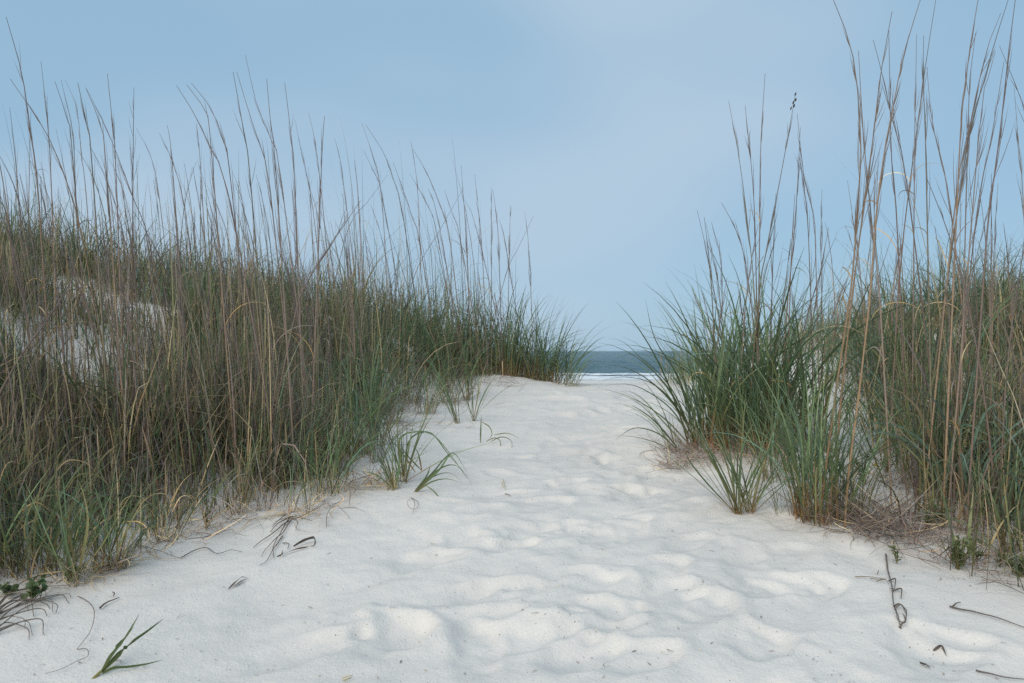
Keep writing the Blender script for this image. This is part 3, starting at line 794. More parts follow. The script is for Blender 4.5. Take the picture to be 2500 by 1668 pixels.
for T, sets in [(T1, [[(876, 1111), (850, 1070), (831, 1039)], [(872, 1113), (836, 1093), (780, 1057)], [(876, 1110), (866, 1050), (851, 985)], [(896, 1135), (900, 1075), (905, 1010)],
                      [(880, 1112), (900, 1060), (930, 1020), (960, 1010)], [(870, 1115), (840, 1090), (800, 1088), (770, 1110)], [(868, 1118), (820, 1085), (775, 1075), (740, 1090)], [(884, 1110), (886, 1040), (880, 960)]]),
                (T3, [[(985, 1175), (972, 1075), (936, 1021)], [(985, 1174), (1003, 1066), (1012, 1020)], [(1014, 1153), (974, 1095), (925, 1046)], [(1030, 1149), (994, 1111), (968, 1075)], [(1030, 1148), (1021, 1106), (1002, 1076)],
                      [(986, 1172), (958, 1102), (930, 1070)], [(985, 1172), (980, 1090), (985, 1030)]]),
                (T4, [[(963, 1193), (940, 1150), (910, 1120)], [(963, 1192), (946, 1130), (936, 1108)], [(960, 1194), (920, 1160), (880, 1150)], [(965, 1192), (975, 1140), (970, 1100)], [(958, 1196), (930, 1195), (895, 1176)]])]:
    for q in sets:
        leaf_px(T, q, T.location[1], T.location[1] + random.uniform(-.12, .12), random.uniform(.007, .010), pal(['green', 'olive', 'rust'], [.6, .2, .2], 1, RS, .2)[0], n=14, tw=random.uniform(-.8, .8))
for q, w in [([(2301, 1215), (2329, 1068), (2354, 991), (2375, 907)], .014), ([(2334, 1215), (2372, 1094), (2393, 1030), (2416, 994), (2441, 986), (2454, 1004), (2457, 1043)], .016), ([(2340, 1110), (2347, 1043), (2365, 1037), (2398, 1053), (2436, 1078)], .012),
             ([(2360, 1215), (2377, 1183), (2405, 1168), (2449, 1165), (2510, 1163)], .015), ([(2306, 1200), (2314, 1145), (2329, 1134), (2372, 1145), (2405, 1168)], .012), ([(2345, 1220), (2355, 1120), (2390, 1080), (2440, 1085)], .012)]:
    leaf_px(TB, q, TB.location[1] - .06, TB.location[1] - .06 + random.uniform(-.1, .1), w, pal(['blue'], [1], 1, RS, .15)[0] * 1.35, n=18, tw=random.uniform(-.5, .5))

# loops of straw at the near corner of the left dune
p = at(230, 1385); T = empty("arching_straw", p)
tag(T, "loops of pale arching straw at the near corner of the left dune", "straw")
for pts, w in [([(-6, 1190), (13, 1138), (32, 1127), (49, 1134)], .005), ([(138, 1150), (160, 1127), (183, 1123), (213, 1132), (240, 1160)], .0045),
        ([(160, 1200), (185, 1164), (213, 1155), (240, 1162), (262, 1181), (276, 1206)], .0045), ([(262, 1366), (298, 1291), (332, 1238), (362, 1213), (396, 1202)], .008),
        ([(300, 1310), (351, 1223), (394, 1204), (415, 1219), (417, 1249), (394, 1274)], .0045), ([(311, 1270), (321, 1287), (326, 1323), (323, 1366)], .010),
        ([(300, 1275), (340, 1274), (362, 1296), (362, 1319), (345, 1336)], .005), ([(-8, 1402), (32, 1379), (74, 1377), (111, 1391), (136, 1409), (147, 1428)], .006),
        ([(80, 1385), (106, 1351), (136, 1338), (170, 1340), (204, 1360)], .005), ([(350, 1300), (383, 1283), (404, 1296), (409, 1317)], .005),
        ([(226, 1280), (223, 1249), (234, 1223), (255, 1212), (274, 1219)], .004), ([(280, 1265), (298, 1226), (319, 1211), (345, 1215), (377, 1238)], .0045),
        ([(0, 1215), (28, 1188), (60, 1172), (92, 1200)], .0045), ([(20, 1290), (60, 1240), (96, 1228), (130, 1256)], .0045), ([(420, 1250), (440, 1215), (462, 1212), (478, 1236)], .004)]:
    leaf_px(T, pts, p[1] + random.uniform(-.05, .12), p[1] + random.uniform(-.12, .05), w * .8, pal(['straw', 'olive', 'gold'], [.55, .3, .15], 1, RS)[0], n=16, tw=random.uniform(-.8, .8))
p = at(190, 1420); T = empty("grass_sprig", p)
tag(T, "broad bright green blades rising from the stubble at the left edge", "grass sprig")
for pts, w in [([(187, 1405), (170, 1302), (149, 1245), (136, 1185), (134, 1100)], .010), ([(190, 1405), (204, 1345), (215, 1270), (204, 1206), (191, 1174)], .011), ([(192, 1400), (250, 1330), (300, 1240), (345, 1170)], .006),
        ([(188, 1400), (120, 1340), (60, 1320), (0, 1345)], .007), ([(100, 1400), (60, 1300), (85, 1220), (140, 1150)], .007), ([(30, 1400), (10, 1330), (60, 1230), (130, 1130)], .007)]:
    leaf_px(T, pts, p[1], p[1] + random.uniform(-.1, .1), w * .9, pal(['green', 'olive'], [.6, .4], 1, RS)[0] * 1.15, n=16, tw=random.uniform(-.6, .6))

# the cut sprig in the foreground
p = at(222, 1668); T = empty("grass_sprig", p)
tag(T, "fresh green three-bladed sprig with yellow stalk in the left foreground", "grass sprig")
y0 = p[1]
V, Q, C = tube_arrays(catmull([ray(205, 1700, y0), ray(222, 1664, y0 + .01), ray(248, 1638, y0 + .03)], 7) - np.array(p), np.linspace(.0042, .0036, 7),
                      [(.36, .27, .07), (.34, .27, .08), (.2, .2, .07)], 8)
link("stalk", raw_mesh("stalk", V, Q, C, STEM), T)
for pts, w, dy in [([(248, 1640), (280, 1588), (308, 1555), (340, 1500)], .0125, .14), ([(249, 1640), (272, 1602), (296, 1570), (327, 1530)], .0095, .08),
                   ([(248, 1641), (290, 1598), (320, 1568), (360, 1540), (400, 1510)], .0125, .16), ([(250, 1644), (278, 1629), (310, 1627), (355, 1621), (398, 1611)], .0105, .06)]:
    leaf_px(T, pts, y0 + .03, y0 + .03 + dy, w, ((.15, .17, .06), (.11, .155, .06), (.12, .16, .07)), n=16, tw=random.uniform(-.15, .2))

# ------------------------------------------------------------------ sea oats stalks, each a thing
ORD = ["first", "second", "third", "fourth", "fifth", "sixth", "seventh", "eighth", "ninth", "tenth", "eleventh", "twelfth", "thirteenth", "fourteenth",
       "fifteenth", "sixteenth", "seventeenth", "eighteenth", "nineteenth"]
TENS = {2: ("twentieth", "twenty"), 3: ("thirtieth", "thirty"), 4: ("fortieth", "forty"), 5: ("fiftieth", "fifty"), 6: ("sixtieth", "sixty")}
def ordinal(n):
    if n <= 19: return ORD[n - 1]
    a, b = divmod(n, 10)
    return TENS[a][0] if b == 0 else TENS[a][1] + "-" + ORD[b - 1]

def build_stalk(P, r0, cols, nleaf, head, rs, name="sea_oats_stalk"):
    """P from the foot to the tip"""
    P = catmull(P, 18)
    o = empty(name, P[0]); Q0 = P - P[0]
    t = np.linspace(0, 1, len(P))
    r = r0 * (1 - .74 * t ** 1.5)
    for f in (.22, .40, .57):                     # nodes of the culm
        r = r * (1 + .35 * np.exp(-((t - f) / .018) ** 2))
    stem_o = link("stem", raw_mesh("stem", *tube_arrays(Q0, r, cols, 5), STEM), o)
    L = float(np.sum(np.linalg.norm(np.diff(P, axis=0), axis=1)))
    if head:
        parts = []
        for i in range(head):
            f = rs.uniform(.52, .90)
            k = f * (len(P) - 1); i0 = int(k); b = Q0[i0] + (Q0[min(i0 + 1, len(P) - 1)] - Q0[i0]) * (k - i0)
            T = Q0[min(i0 + 2, len(P) - 1)] - Q0[max(i0 - 1, 0)]; T /= np.linalg.norm(T)
            out = rs.normal(0, 1, 3); out -= T * out.dot(T); out /= np.linalg.norm(out) + 1e-6
            if rs.rand() < .6: out[0] = abs(out[0]) * (1 if head_side[0] > 0 else -1)
            l = rs.uniform(.10, .24) * (1.2 - f) * 1.9
            a = rs.uniform(.01, .085) if rs.rand() < .85 else rs.uniform(.1, .3)
            e = b + T * l * math.cos(a) + out * l * math.sin(a)
            parts.append(strap_arrays(catmull([b, (b + e) / 2 + out * l * .02, e], 4), .0028, (cols[1], cols[2], cols[2])))
        tag(link("seed_head", raw_mesh("seed_head", *merge(parts), STEM), stem_o), kind="stuff")
    for i in range(nleaf):
        f = rs.uniform(.22, .62)
        k = int(f * (len(P) - 1)); b = Q0[k]
        l = rs.uniform(.10, .30)
        V, Q, C = blade_arrays(b[None], [l], [rs.choice([0, PI]) + rs.normal(0, .5)], [rs.uniform(.1, .7)], [rs.uniform(1.2, 3.8)], [.0048],
                               pal(['straw', 'grey', 'brown', 'gold'], [.3, .3, .2, .2], 1, rs), K=9, pw=rs.uniform(.8, 1.6),
                               twist=np.array([rs.normal(0, .8)]), roll=np.array([rs.normal(0, .6)]), clamp=False)
        link("dry_leaf", raw_mesh("dry_leaf", V, Q, C, DRY), o)
    return o
head_side = [1]
SCOL = [((.26, .175, .105), (.19, .14, .105), (.12, .10, .092)), ((.21, .155, .115), (.165, .13, .11), (.115, .10, .095)),
        ((.185, .13, .10), (.155, .115, .10), (.11, .096, .092)), ((.17, .15, .09), (.14, .125, .09), (.11, .105, .095))]
SCOL = [tuple(tuple(v * 1.4 for v in c) for c in q) for q in SCOL]
GOLD = ((.32, .205, .115), (.33, .235, .14), (.16, .13, .11))

def stalk_px(pts, Lt, yr, rs, depth=None, mask=None):
    """pts tip first; finds the depth at which the stalk has a natural length"""
    pts = [np.array(q, float) for q in pts]
    best = None
    for y in ([depth] if depth else np.linspace(yr[0], yr[1], 24)):
        P = [ray(px, py, y) for px, py in pts]
        d = P[-1] - P[-2]; d = d / (abs(d[2]) + 1e-6)
        d = np.array([np.clip(d[0], -.45, .45) * .55, 0, -1.0])
        s = np.linspace(0, 3, 301)[:, None]
        E = P[-1] + d * s
        h = base_h(E[:, 0], E[:, 1])
        hit = np.nonzero(E[:, 2] <= h)[0]
        if not len(hit): continue
        foot = E[hit[0]]
        Pf = P + ([foot] if hit[0] > 3 else [])
        L = sum(np.linalg.norm(Pf[i] - Pf[i + 1]) for i in range(len(Pf) - 1))
        cost = abs(L - Lt)
        if mask is not None and float(mask(foot[0], foot[1])) < .3: cost += 2.5
        if best is None or cost < best[0]:
            foot = foot - np.array([0, 0, .02])
            best = (cost, Pf[:-1] + [foot] if hit[0] > 3 else Pf, y, L)
    P = best[1][::-1]
    k = rs.uniform(-.10, .14)                      # leans a little toward or away from the lens
    n = len(P); z0 = P[0][2]
    out = []
    for q in P:
        f = 1 + k * ((q[2] - z0) / max(P[-1][2] - z0, .1)) ** 2 * 0.5 * best[3] / best[2]
        out.append(np.array([q[0] * f, q[1] * f, ZC + (q[2] - ZC) * f]))
    return out

LEFT = [[(15, 42), (54, 184), (77, 345), (92, 460)], [(100, 149), (115, 291), (122, 383)], [(134, 199), (165, 295), (177, 380)],
    [(149, 195), (176, 314), (182, 402)], [(159, 195), (188, 268), (199, 387), (207, 440)], [(190, 203), (214, 318), (226, 421)],
    [(209, 214), (245, 306), (260, 421)], [(212, 218), (268, 333), (326, 486), (360, 575)], [(262, 180), (276, 318), (283, 421)],
    [(327, 214), (325, 383)], [(333, 314), (368, 383), (387, 471)], [(389, 325), (425, 406), (452, 517)], [(408, 306), (421, 406)],
    [(431, 209), (475, 280), (517, 368), (563, 502)], [(456, 207), (502, 276), (517, 383)], [(467, 203), (517, 268), (545, 345), (563, 440)],
    [(479, 302), (490, 414)], [(569, 176), (592, 306), (613, 460)], [(578, 176), (613, 291), (643, 383), (660, 470)],
    [(599, 134), (628, 260), (664, 345), (686, 440)], [(651, 193), (663, 326), (674, 421)], [(695, 201), (712, 345), (720, 460)],
    [(720, 291), (735, 368), (762, 498)], [(754, 276), (777, 402)], [(793, 283), (785, 402)], [(816, 337), (835, 421)],
    [(883, 300), (911, 382), (929, 459), (939, 586)], [(892, 304), (937, 374), (960, 438), (983, 523)], [(887, 366), (916, 428), (934, 484)],
    [(960, 397), (978, 446), (1008, 535), (1026, 599)], [(1007, 363), (1044, 426), (1085, 530), (1100, 599)], [(1003, 345), (1018, 446), (1025, 586)],
    [(1000, 424), (1044, 502), (1070, 586)], [(1045, 461), (1072, 548)], [(1126, 404), (1131, 479), (1138, 574)], [(1133, 487), (1164, 561)],
    [(1159, 426), (1169, 523), (1177, 612)], [(1200, 459), (1200, 586)], [(1203, 464), (1213, 535), (1218, 620)], [(1247, 502), (1244, 586)],
    [(1280, 516), (1287, 561), (1294, 663)], [(1086, 466), (1105, 525), (1125, 590)], [(865, 390), (875, 484)], [(1218, 538), (1235, 599)]]
LSLANT = [([(1302, 528), (1268, 600), (1233, 678)], "far right"), ([(1133, 456), (1075, 560), (1013, 670)], "middle"), ([(946, 427), (900, 490), (850, 560)], "inner")]
rs = np.random.RandomState(77)
order = sorted(LEFT, key=lambda q: q[0][0])
for i, q in enumerate(order):
    head_side[0] = -1
    L = 1.55 if q[0][1] > 250 else 1.75
    P = stalk_px(q, rs.uniform(L - .2, L + .15), (2.9, 8.2), rs, mask=left_mask)
    lean = "bowing left" if q[1][0] - q[0][0] > 25 else "standing straight"
    o = build_stalk(P, rs.uniform(.0034, .0046), SCOL[rs.randint(4)], rs.choice([0, 1, 1, 2]), 12, rs)
    tag(o, "tall sea oats stalk %s on left dune, %s tall tip from left edge" % (lean, ordinal(i + 1)), "sea oats", "tall sea oats stalks on the left dune")
for q, w in LSLANT:
    P = stalk_px(q, 1.25, (4.2, 8.0), rs, mask=left_mask)
    o = build_stalk(P, .0034, SCOL[2], 0, 0, rs, "slanting_stalk")
    tag(o, {"far right": "straight dark stem slanting up right, nearest the sea view on the left dune", "middle": "long straight dark stem slanting up right across the middle of the left dune's stalks",
            "inner": "straight thin stem slanting up right, farthest left of the three slanting stems"}[w], "grass stem")
P = stalk_px([(25, 193), (115, 329), (172, 471), (199, 573), (237, 780), (272, 948)], 1.9, (2.6, 4.2), rs)
tag(build_stalk(P, .0042, GOLD, 1, 16, rs), "golden sea oats stalk slanting across the bare sand patch at left", "sea oats")
P = stalk_px([(120, 560), (160, 690), (172, 800)], .95, (3.0, 5.0), rs)
tag(build_stalk(P, .0034, GOLD, 0, 0, rs), "short pale golden stalk in front of the bare sand patch", "sea oats")
P = stalk_px([(184, 668), (120, 775), (57, 860), (0, 960), (-40, 1050)], .85, (2.4, 3.4), rs)
tag(build_stalk(P, .0052, SCOL[2], 0, 6, rs, "dry_branch"), "dark purplish dry branch slanting up from the left edge", "dry branch")
P = stalk_px([(880, 490), (800, 610), (751, 688), (720, 770)], .95, (3.4, 5.0), rs)
tag(build_stalk(P, .0040, SCOL[2], 0, 14, rs, "dry_branch"), "dark feathery dry branch slanting up right from the brown grass", "dry branch")
P = stalk_px([(518, 515), (516, 600), (512, 690)], .9, (3.2, 5.0), rs)
tag(build_stalk(P, .003, SCOL[2], 0, 24, rs, "dry_branch"), "short dark seed spike standing in the brown grass at left", "dry branch")

RIGHT = [([(2035, 1), (2067, 82), (2090, 183), (2102, 363), (2096, 479), (2079, 695), (2043, 943), (2010, 1198)], 1, "left of the golden stalks, tip bowing left at top edge"),
    ([(2096, 124), (2102, 234), (2111, 365), (2130, 561), (2147, 718)], 0, None), ([(2178, 28), (2151, 176), (2137, 293), (2116, 461), (2090, 648), (2053, 979), (2040, 1180)], 1, "middle of the golden stalks, crossing its neighbours"),
    ([(2258, -35), (2207, 131), (2184, 246), (2160, 367), (2139, 531), (2123, 732), (2097, 963), (2071, 1165)], 1, "thickest golden one, feathered on its right side, leaning right"),
    ([(2132, 98), (2153, 178), (2179, 295), (2217, 467)], 0, None), ([(2170, 75), (2173, 234), (2177, 390), (2189, 531)], 0, None),
    ([(2291, -40), (2264, 131), (2245, 269), (2226, 414), (2198, 660)], 0, None), ([(2238, 84), (2235, 234), (2233, 365)], 0, None),
    ([(2255, 87), (2254, 210), (2260, 365)], 0, None), ([(2263, 164), (2277, 304), (2320, 507)], 0, None), ([(2395, -40), (2369, 112), (2355, 222), (2343, 365)], 0, None),
    ([(2382, 80), (2369, 187), (2364, 292)], 0, None), ([(2443, 33), (2413, 110), (2385, 222), (2357, 365), (2334, 484)], 0, None),
    ([(2463, -5), (2423, 122), (2390, 246), (2362, 351)], 0, None), ([(2484, -40), (2462, 131), (2448, 269), (2430, 414), (2409, 578)], 0, None),
    ([(2451, 150), (2434, 257), (2418, 351), (2381, 554)], 0, None), ([(2440, 112), (2476, 199), (2500, 264), (2530, 400)], 0, None),
    ([(2476, 215), (2488, 365), (2495, 437)], 0, None), ([(2430, 126), (2408, 210), (2390, 330)], 0, None),
    ([(1779, 246), (1808, 409), (1830, 588), (1841, 708)], 0, None), ([(1819, 257), (1839, 463), (1846, 663)], 0, None),
    ([(1868, 179), (1857, 364), (1855, 552), (1853, 708)], 0, None), ([(1942, 230), (1915, 382), (1893, 498), (1870, 619), (1855, 708)], 2, "stalk with dark clustered seeds at its tip, right of the big tussock"),
    ([(1946, 277), (1964, 436), (1987, 529), (1992, 640)], 0, None), ([(1954, 311), (1946, 471), (1933, 641), (1922, 745)], 0, None), ([(1951, 382), (1969, 507), (1978, 686)], 0, None),
    ([(1761, 494), (1804, 579), (1830, 708)], 0, None), ([(1723, 543), (1746, 650), (1757, 721)], 0, None), ([(1737, 543), (1761, 641), (1763, 775)], 0, None),
    ([(2007, 463), (2004, 596), (2006, 690)], 0, None), ([(2069, 440), (2085, 552), (2100, 660)], 0, None), ([(1690, 697), (1704, 745), (1723, 797)], 0, None)]
RIGHT.sort(key=lambda q: q[0][0][0])
k = 0
for q, mode, lab in RIGHT:
    k += 1
    head_side[0] = 1 if q[0][0] > q[1][0] else -1
    gold = mode == 1
    if gold:
        P = stalk_px(q, 2.0, (2.95, 3.5), rs)
    elif q[0][0] < 2010:
        P = stalk_px(q, rs.uniform(1.1, 1.6), (4.2, 5.2), rs)
    else:
        P = stalk_px(q, rs.uniform(1.75, 2.05), (2.7, 5.6), rs, mask=right_mask if q[0][0] > 2150 else None)
    o = build_stalk(P, .0041 if gold else rs.uniform(.0032, .0043), GOLD if gold else SCOL[rs.randint(4)], rs.choice([1, 2, 2, 3]), 22 if gold else 12, rs)
    if mode == 2:
        tip = P[-1] - P[0]
        for j, (dx, dz, r) in enumerate([(0, .0, .010), (.006, -.03, .011), (-.004, -.045, .008), (.003, -.062, .013), (-.010, -.075, .008)]):
            dn = (P[-2] - P[-1]) / abs(P[-2][2] - P[-1][2]); c = tip + dn * (-dz) + np.array([dx, 0, 0])
            zz = np.linspace(-1, 1, 6)
            V, Q, C = tube_arrays(np.stack([c[0] + zz * .003, c[1] + 0 * zz, c[2] + zz * .010], 1), r * .40 * np.sqrt(np.clip(1.03 - zz ** 2, .03, 1)), [(.05, .045, .04)] * 3, 6)
            link("seed", raw_mesh("seed", V, Q, C, STEM), o)
    if lab is None:
        lean = "leaning right" if q[0][0] - q[-1][0] > 40 else ("bowing left" if q[-1][0] - q[0][0] > 45 else "standing upright")
        lab = "%s, %s tall tip right of the path gap" % (lean, ordinal(k))
    if mode == 2: lab = lab
    tag(o, ("tall golden sea oats stalk, " if gold and "thickest" not in lab else "sea oats stalk, " if mode != 2 else "sea oats ") + lab, "sea oats", "tall sea oats stalks right of the path")

P = stalk_px([(2398, 790), (2440, 890), (2474, 966), (2495, 1030), (2520, 1110)], .8, (2.4, 3.2), rs)
tag(build_stalk(P, .0026, ((.42, .36, .26),) * 3, 0, 0, rs, "straw_stalk"), "pale straight straw leaning left across the grass at the right edge", "straw")

# shorter stalks crowded in the grass
def free_stalk(X, Y, L, phi, a0, bend, rs, cols, nleaf, head):
    z = float(base_h(X, Y)) - .02
    t = np.linspace(0, 1, 9); P = [np.array([X, Y, z])]
    for i in range(8):
        th = a0 + bend * ((i + .5) / 8) ** 2
        P.append(P[-1] + L / 8 * np.array([math.sin(th) * math.cos(phi), math.sin(th) * math.sin(phi), math.cos(th)]))
    return build_stalk(P, rs.uniform(.0032, .0044), cols, nleaf, head, rs)
head_side[0] = -1
lc = scatter(left_mask, 150, -4.6, .3, 2.9, 8.2, rs)
for X, Y in lc:
    px = 1250 + F * X / Y
    L = rs.uniform(.85, 1.3) * np.interp(px, [0, 700, 1000, 1350], [1.05, 1.05, 1.0, .72]) * (1.08 if Y > 5 else .9)
    o = free_stalk(X, Y, L, PI + rs.normal(0, .7), abs(rs.normal(.02, .07)), rs.uniform(.0, .55), rs, SCOL[rs.randint(4)], rs.choice([0, 0, 1, 2]), 6)
    zone = "above the bare sand patch" if px < 420 else "behind the tall brown grass" if px < 800 else "near the crest"
    tag(o, "short dry stalk on the left dune, one of many " + zone, "sea oats", "short stalks " + zone)
head_side[0] = 1
for i in range(16):
    q = at(1740 + 17 * i + rs.uniform(-8, 8), rs.uniform(1040, 1100))
    o = free_stalk(q[0], q[1], rs.uniform(.8, 1.35), rs.choice([0, PI]) + rs.normal(0, .7), abs(rs.normal(.04, .08)), rs.uniform(-.1, .4), rs, SCOL[rs.randint(4)], rs.choice([0, 1, 2]), 6)
    tag(o, "thin short stalk rising among the big tussocks right of the path", "sea oats", "short stalks in the big tussocks")
for X, Y in scatter(right_mask, 44, 1.6, 4.2, 2.6, 7.5, rs):
    o = free_stalk(X, Y, rs.uniform(.95, 1.5), rs.choice([0, PI]) + rs.normal(0, .7), abs(rs.normal(.03, .08)), rs.uniform(-.1, .4), rs, SCOL[rs.randint(4)], rs.choice([0, 1, 2]), 6)
    tag(o, "short dry sea oats stalk crowded among the taller stalks on the right dune", "sea oats", "short sea oats stalks on the right dune")

# ------------------------------------------------------------------ low leafy weeds
def weed_leaf(wr, cols, seed):
    rs_ = np.random.RandomState(seed)
    t = np.linspace(0, 1, 6)
    P = np.stack([t, .04 * np.sin(t * 3) * rs_.randn(), .25 * t - .3 * t * t * rs_.uniform(.3, 1.2)], 1)
    prof = np.sin(np.clip(t * 1.0, 0, 1) * PI) ** .7 * .5 * wr + .012
    V = np.stack([P + np.stack([0 * t, -prof, prof * .3], 1), P, P + np.stack([0 * t, prof, prof * .3], 1)], 1).reshape(-1, 3)
    i = np.arange(18).reshape(6, 3)
    Q = np.concatenate([np.stack([i[:-1, k], i[:-1, k + 1], i[1:, k + 1], i[1:, k]], -1) for k in (0, 1)])
    return raw_mesh("leaf", V, Q, np.tile(np.array(cols) * rs_.uniform(.8, 1.2), (18, 1)), WEED)
NARROW = [weed_leaf(.26, (.15, .19, .085), i) for i in range(5)]
ROUND = [weed_leaf(.7, (.13, .19, .085), 20 + i) for i in range(5)]
def weed(px, py, label, nstem, h, nleaf, leaf, pool, spread=.7, flowers=0, flat=False):
    p = at(px, py); o = empty("weed", p); tag(o, label, "weed")
    for s in range(nstem):
        phi = random.uniform(0, 2 * PI); th = random.uniform(.1, spread) if not flat else random.uniform(1.2, 1.45)
        L = h * random.uniform(.6, 1.1)
        P = [np.zeros(3)]
        for i in range(6):
            a = th * (1 - .35 * i / 6)
            P.append(P[-1] + L / 6 * np.array([math.sin(a) * math.cos(phi), math.sin(a) * math.sin(phi), math.cos(a)]))
            g = float(base_h(p[0] + P[-1][0], p[1] + P[-1][1])) - p[2] + .006
            P[-1][2] = max(P[-1][2], g)
        P = catmull(P, 9)
        link("stem", raw_mesh("stem", *tube_arrays(P, np.linspace(.0016, .0009, 9), [(.15, .13, .06)] * 3, 4), STEM), o)
        for k_ in range(nleaf):
            f = random.uniform(.2, 1.0) * 8; b = P[int(f)]
            l = bpy.data.objects.new("leaf", random.choice(pool)); l.parent = o; COL.objects.link(l)
            l.location = b
            l.rotation_euler = (random.gauss(0, .5), random.gauss(-.5, .4), random.uniform(0, 2 * PI))
            sc = leaf * random.uniform(.6, 1.2); l.scale = (sc, sc, sc)
    for k_ in range(flowers):
        f = empty("flower", (0, 0, 0)) if False else None
        c = np.array([random.uniform(-.03, .05), -.02, h * random.uniform(.5, .9)])
        ang = np.linspace(0, 2 * PI, 11)[:-1]
        rr = np.where(np.arange(10) % 2, .011, .006)
        V = np.vstack([c, c + np.stack([rr * np.cos(ang), -.006 + 0 * ang, rr * np.sin(ang)], 1)])
        Q = np.array([[0, 1 + i, 1 + (i + 1) % 10, 1 + (i + 1) % 10] for i in range(10)])[:, :3]
        link("flower", raw_mesh("flower", V, Q, np.tile((.75, .55, .03), (11, 1)), WEED), o)
    return o
weed(2338, 1392, "bushy low green weed on sand near the right edge, largest weed", 13, .11, 9, .030, NARROW)
weed(2385, 1372, "small weed touching the right side of the largest weed", 6, .08, 7, .024, NARROW)
weed(2190, 1376, "tiny upright weed beside the dry knotted stalk", 3, .07, 8, .022, NARROW, spread=.35)
weed(2488, 1412, "dark green weed cut by the right edge", 10, .09, 9, .028, NARROW)
weed(2110, 1185, "weed with a yellow flower behind the golden stalks", 9, .16, 8, .028, NARROW, flowers=1)
weed(2165, 1155, "pale green weed in the gully right of the yellow flower", 9, .15, 8, .026, NARROW)
weed(2300, 1290, "yellowish weed below the right dune's broad blades", 10, .13, 9, .026, NARROW)
weed(2260, 1300, "sparse yellow-green weed left of the yellowish weed", 6, .12, 8, .024, NARROW)
weed(2440, 1385, "small weed between the upright tuft and the cut weed", 4, .07, 7, .022, NARROW)
weed(78, 1468, "round-leaved creeper on the sand at the left edge", 8, .07, 6, .026, ROUND, spread=1.2)
weed(165, 1420, "dark round-leaved weed at the stubble clump's foot", 6, .06, 6, .024, ROUND, spread=1.1)
weed(505, 1290, "pale feathery weed beside the dune's brown reeds at left", 8, .10, 8, .018, NARROW)
weed(20, 1455, "scrap of round-leaved creeper touching the left edge", 5, .05, 5, .024, ROUND, spread=1.3)

# ------------------------------------------------------------------ dead things lying on the sand
def ground_line(pts, lift=.006, n=26, arch=0.0):
    P = catmull(np.array([at(px, py) for px, py in pts]), n)
    P[:, 2] = base_h(P[:, 0], P[:, 1]) + lift + full_offset(P)
    t = np.linspace(0, 1, n)
    P[:, 2] += arch * .5 * np.sin(t * PI)
    return P
def full_offset(P):
    return full_h(P[:, 0].copy(), P[:, 1].copy()) - base_h(P[:, 0], P[:, 1])

def litter(name, label, cat, lines, cols, r=.002, flat=None, group=None):
    """lines: list of (points of the view, arch height); one child each when there are several"""
    LS = [ground_line(p, arch=a) for p, a in lines]
    o0 = LS[0][0]
    if len(LS) == 1:
        arr = strap_arrays(LS[0] - o0, flat, cols, tw=1.2) if flat else tube_arrays(LS[0] - o0, np.linspace(r, r * .45, len(LS[0])), cols, 5)
        return tag(link(name, raw_mesh(name, *arr, DRY), None, o0), label, cat, group)
    o = empty(name, o0); tag(o, label, cat, group)
    for P in LS:
        rr = r * random.uniform(.7, 1.1)
        arr = strap_arrays(P - o0, flat * random.uniform(.7, 1.1), cols, tw=random.uniform(-2, 2)) if flat else tube_arrays(P - o0, np.linspace(rr, rr * .4, len(P)), cols, 5)
        link("strand", raw_mesh("strand", *arr, DRY), o)
    return o
DK = ((.125, .10, .085), (.14, .112, .096), (.115, .095, .085))
GY = ((.17, .14, .115), (.19, .155, .13), (.15, .125, .11))
TN = ((.24, .18, .11), (.27, .2, .12), (.2, .15, .1))
litter("dead_leaf", "folded dark dead leaf lying on the sand below the dark roots", "dead leaf",
       [([(716, 1343), (745, 1332), (768, 1328), (768, 1343), (752, 1342)], .022), ([(752, 1344), (720, 1351), (690, 1362)], .006), ([(676, 1367), (690, 1362), (688, 1352)], .008)], DK, flat=.013)
litter("dead_roots", "tangle of dark dead roots trailing down from the left dune's foot", "dead roots",
       [([(712, 1275), (690, 1305), (660, 1335), (638, 1368)], .012), ([(708, 1270), (688, 1300), (668, 1340), (668, 1372)], .01), ([(705, 1278), (672, 1300), (640, 1322), (618, 1338)], .008),
        ([(690, 1310), (668, 1350), (650, 1382), (634, 1392)], .006), ([(712, 1272), (726, 1280), (722, 1298)], .01), ([(690, 1330), (705, 1340), (702, 1350)], .006),
        ([(715, 1268), (680, 1286), (660, 1300)], .01), ([(700, 1262), (680, 1280), (664, 1292)], .01)], DK, r=.0024)
litter("dead_leaf", "small dark dead leaf on open sand left of centre", "dead leaf", [([(558, 1448), (580, 1430), (592, 1420), (606, 1420)], .01), ([(570, 1440), (588, 1430), (604, 1420)], .004)], DK, flat=.009)
litter("dry_stick", "short dark stick on the sand near the left foreground", "stick", [([(244, 1492), (262, 1476), (291, 1461)], .004)], DK, r=.0028)
litter("dead_leaf", "tiny dark curled leaf just above the short stick", "dead leaf", [([(274, 1450), (280, 1454), (276, 1460)], .012)], DK, flat=.007)
litter("dry_stalk", "dry grey stalk with knotted curls lying on sand at right", "dry stalk",
       [([(2163, 1356), (2168, 1400), (2178, 1450), (2182, 1490), (2200, 1534)], .008), ([(2170, 1430), (2185, 1428), (2184, 1450), (2172, 1448)], .02), ([(2178, 1455), (2200, 1452), (2200, 1472)], .012),
        ([(2182, 1492), (2196, 1488), (2212, 1512), (2208, 1530), (2192, 1524), (2184, 1500)], .02), ([(2184, 1496), (2200, 1492), (2212, 1516)], .012), ([(2196, 1532), (2210, 1525), (2204, 1516)], .01)], GY, r=.0030)
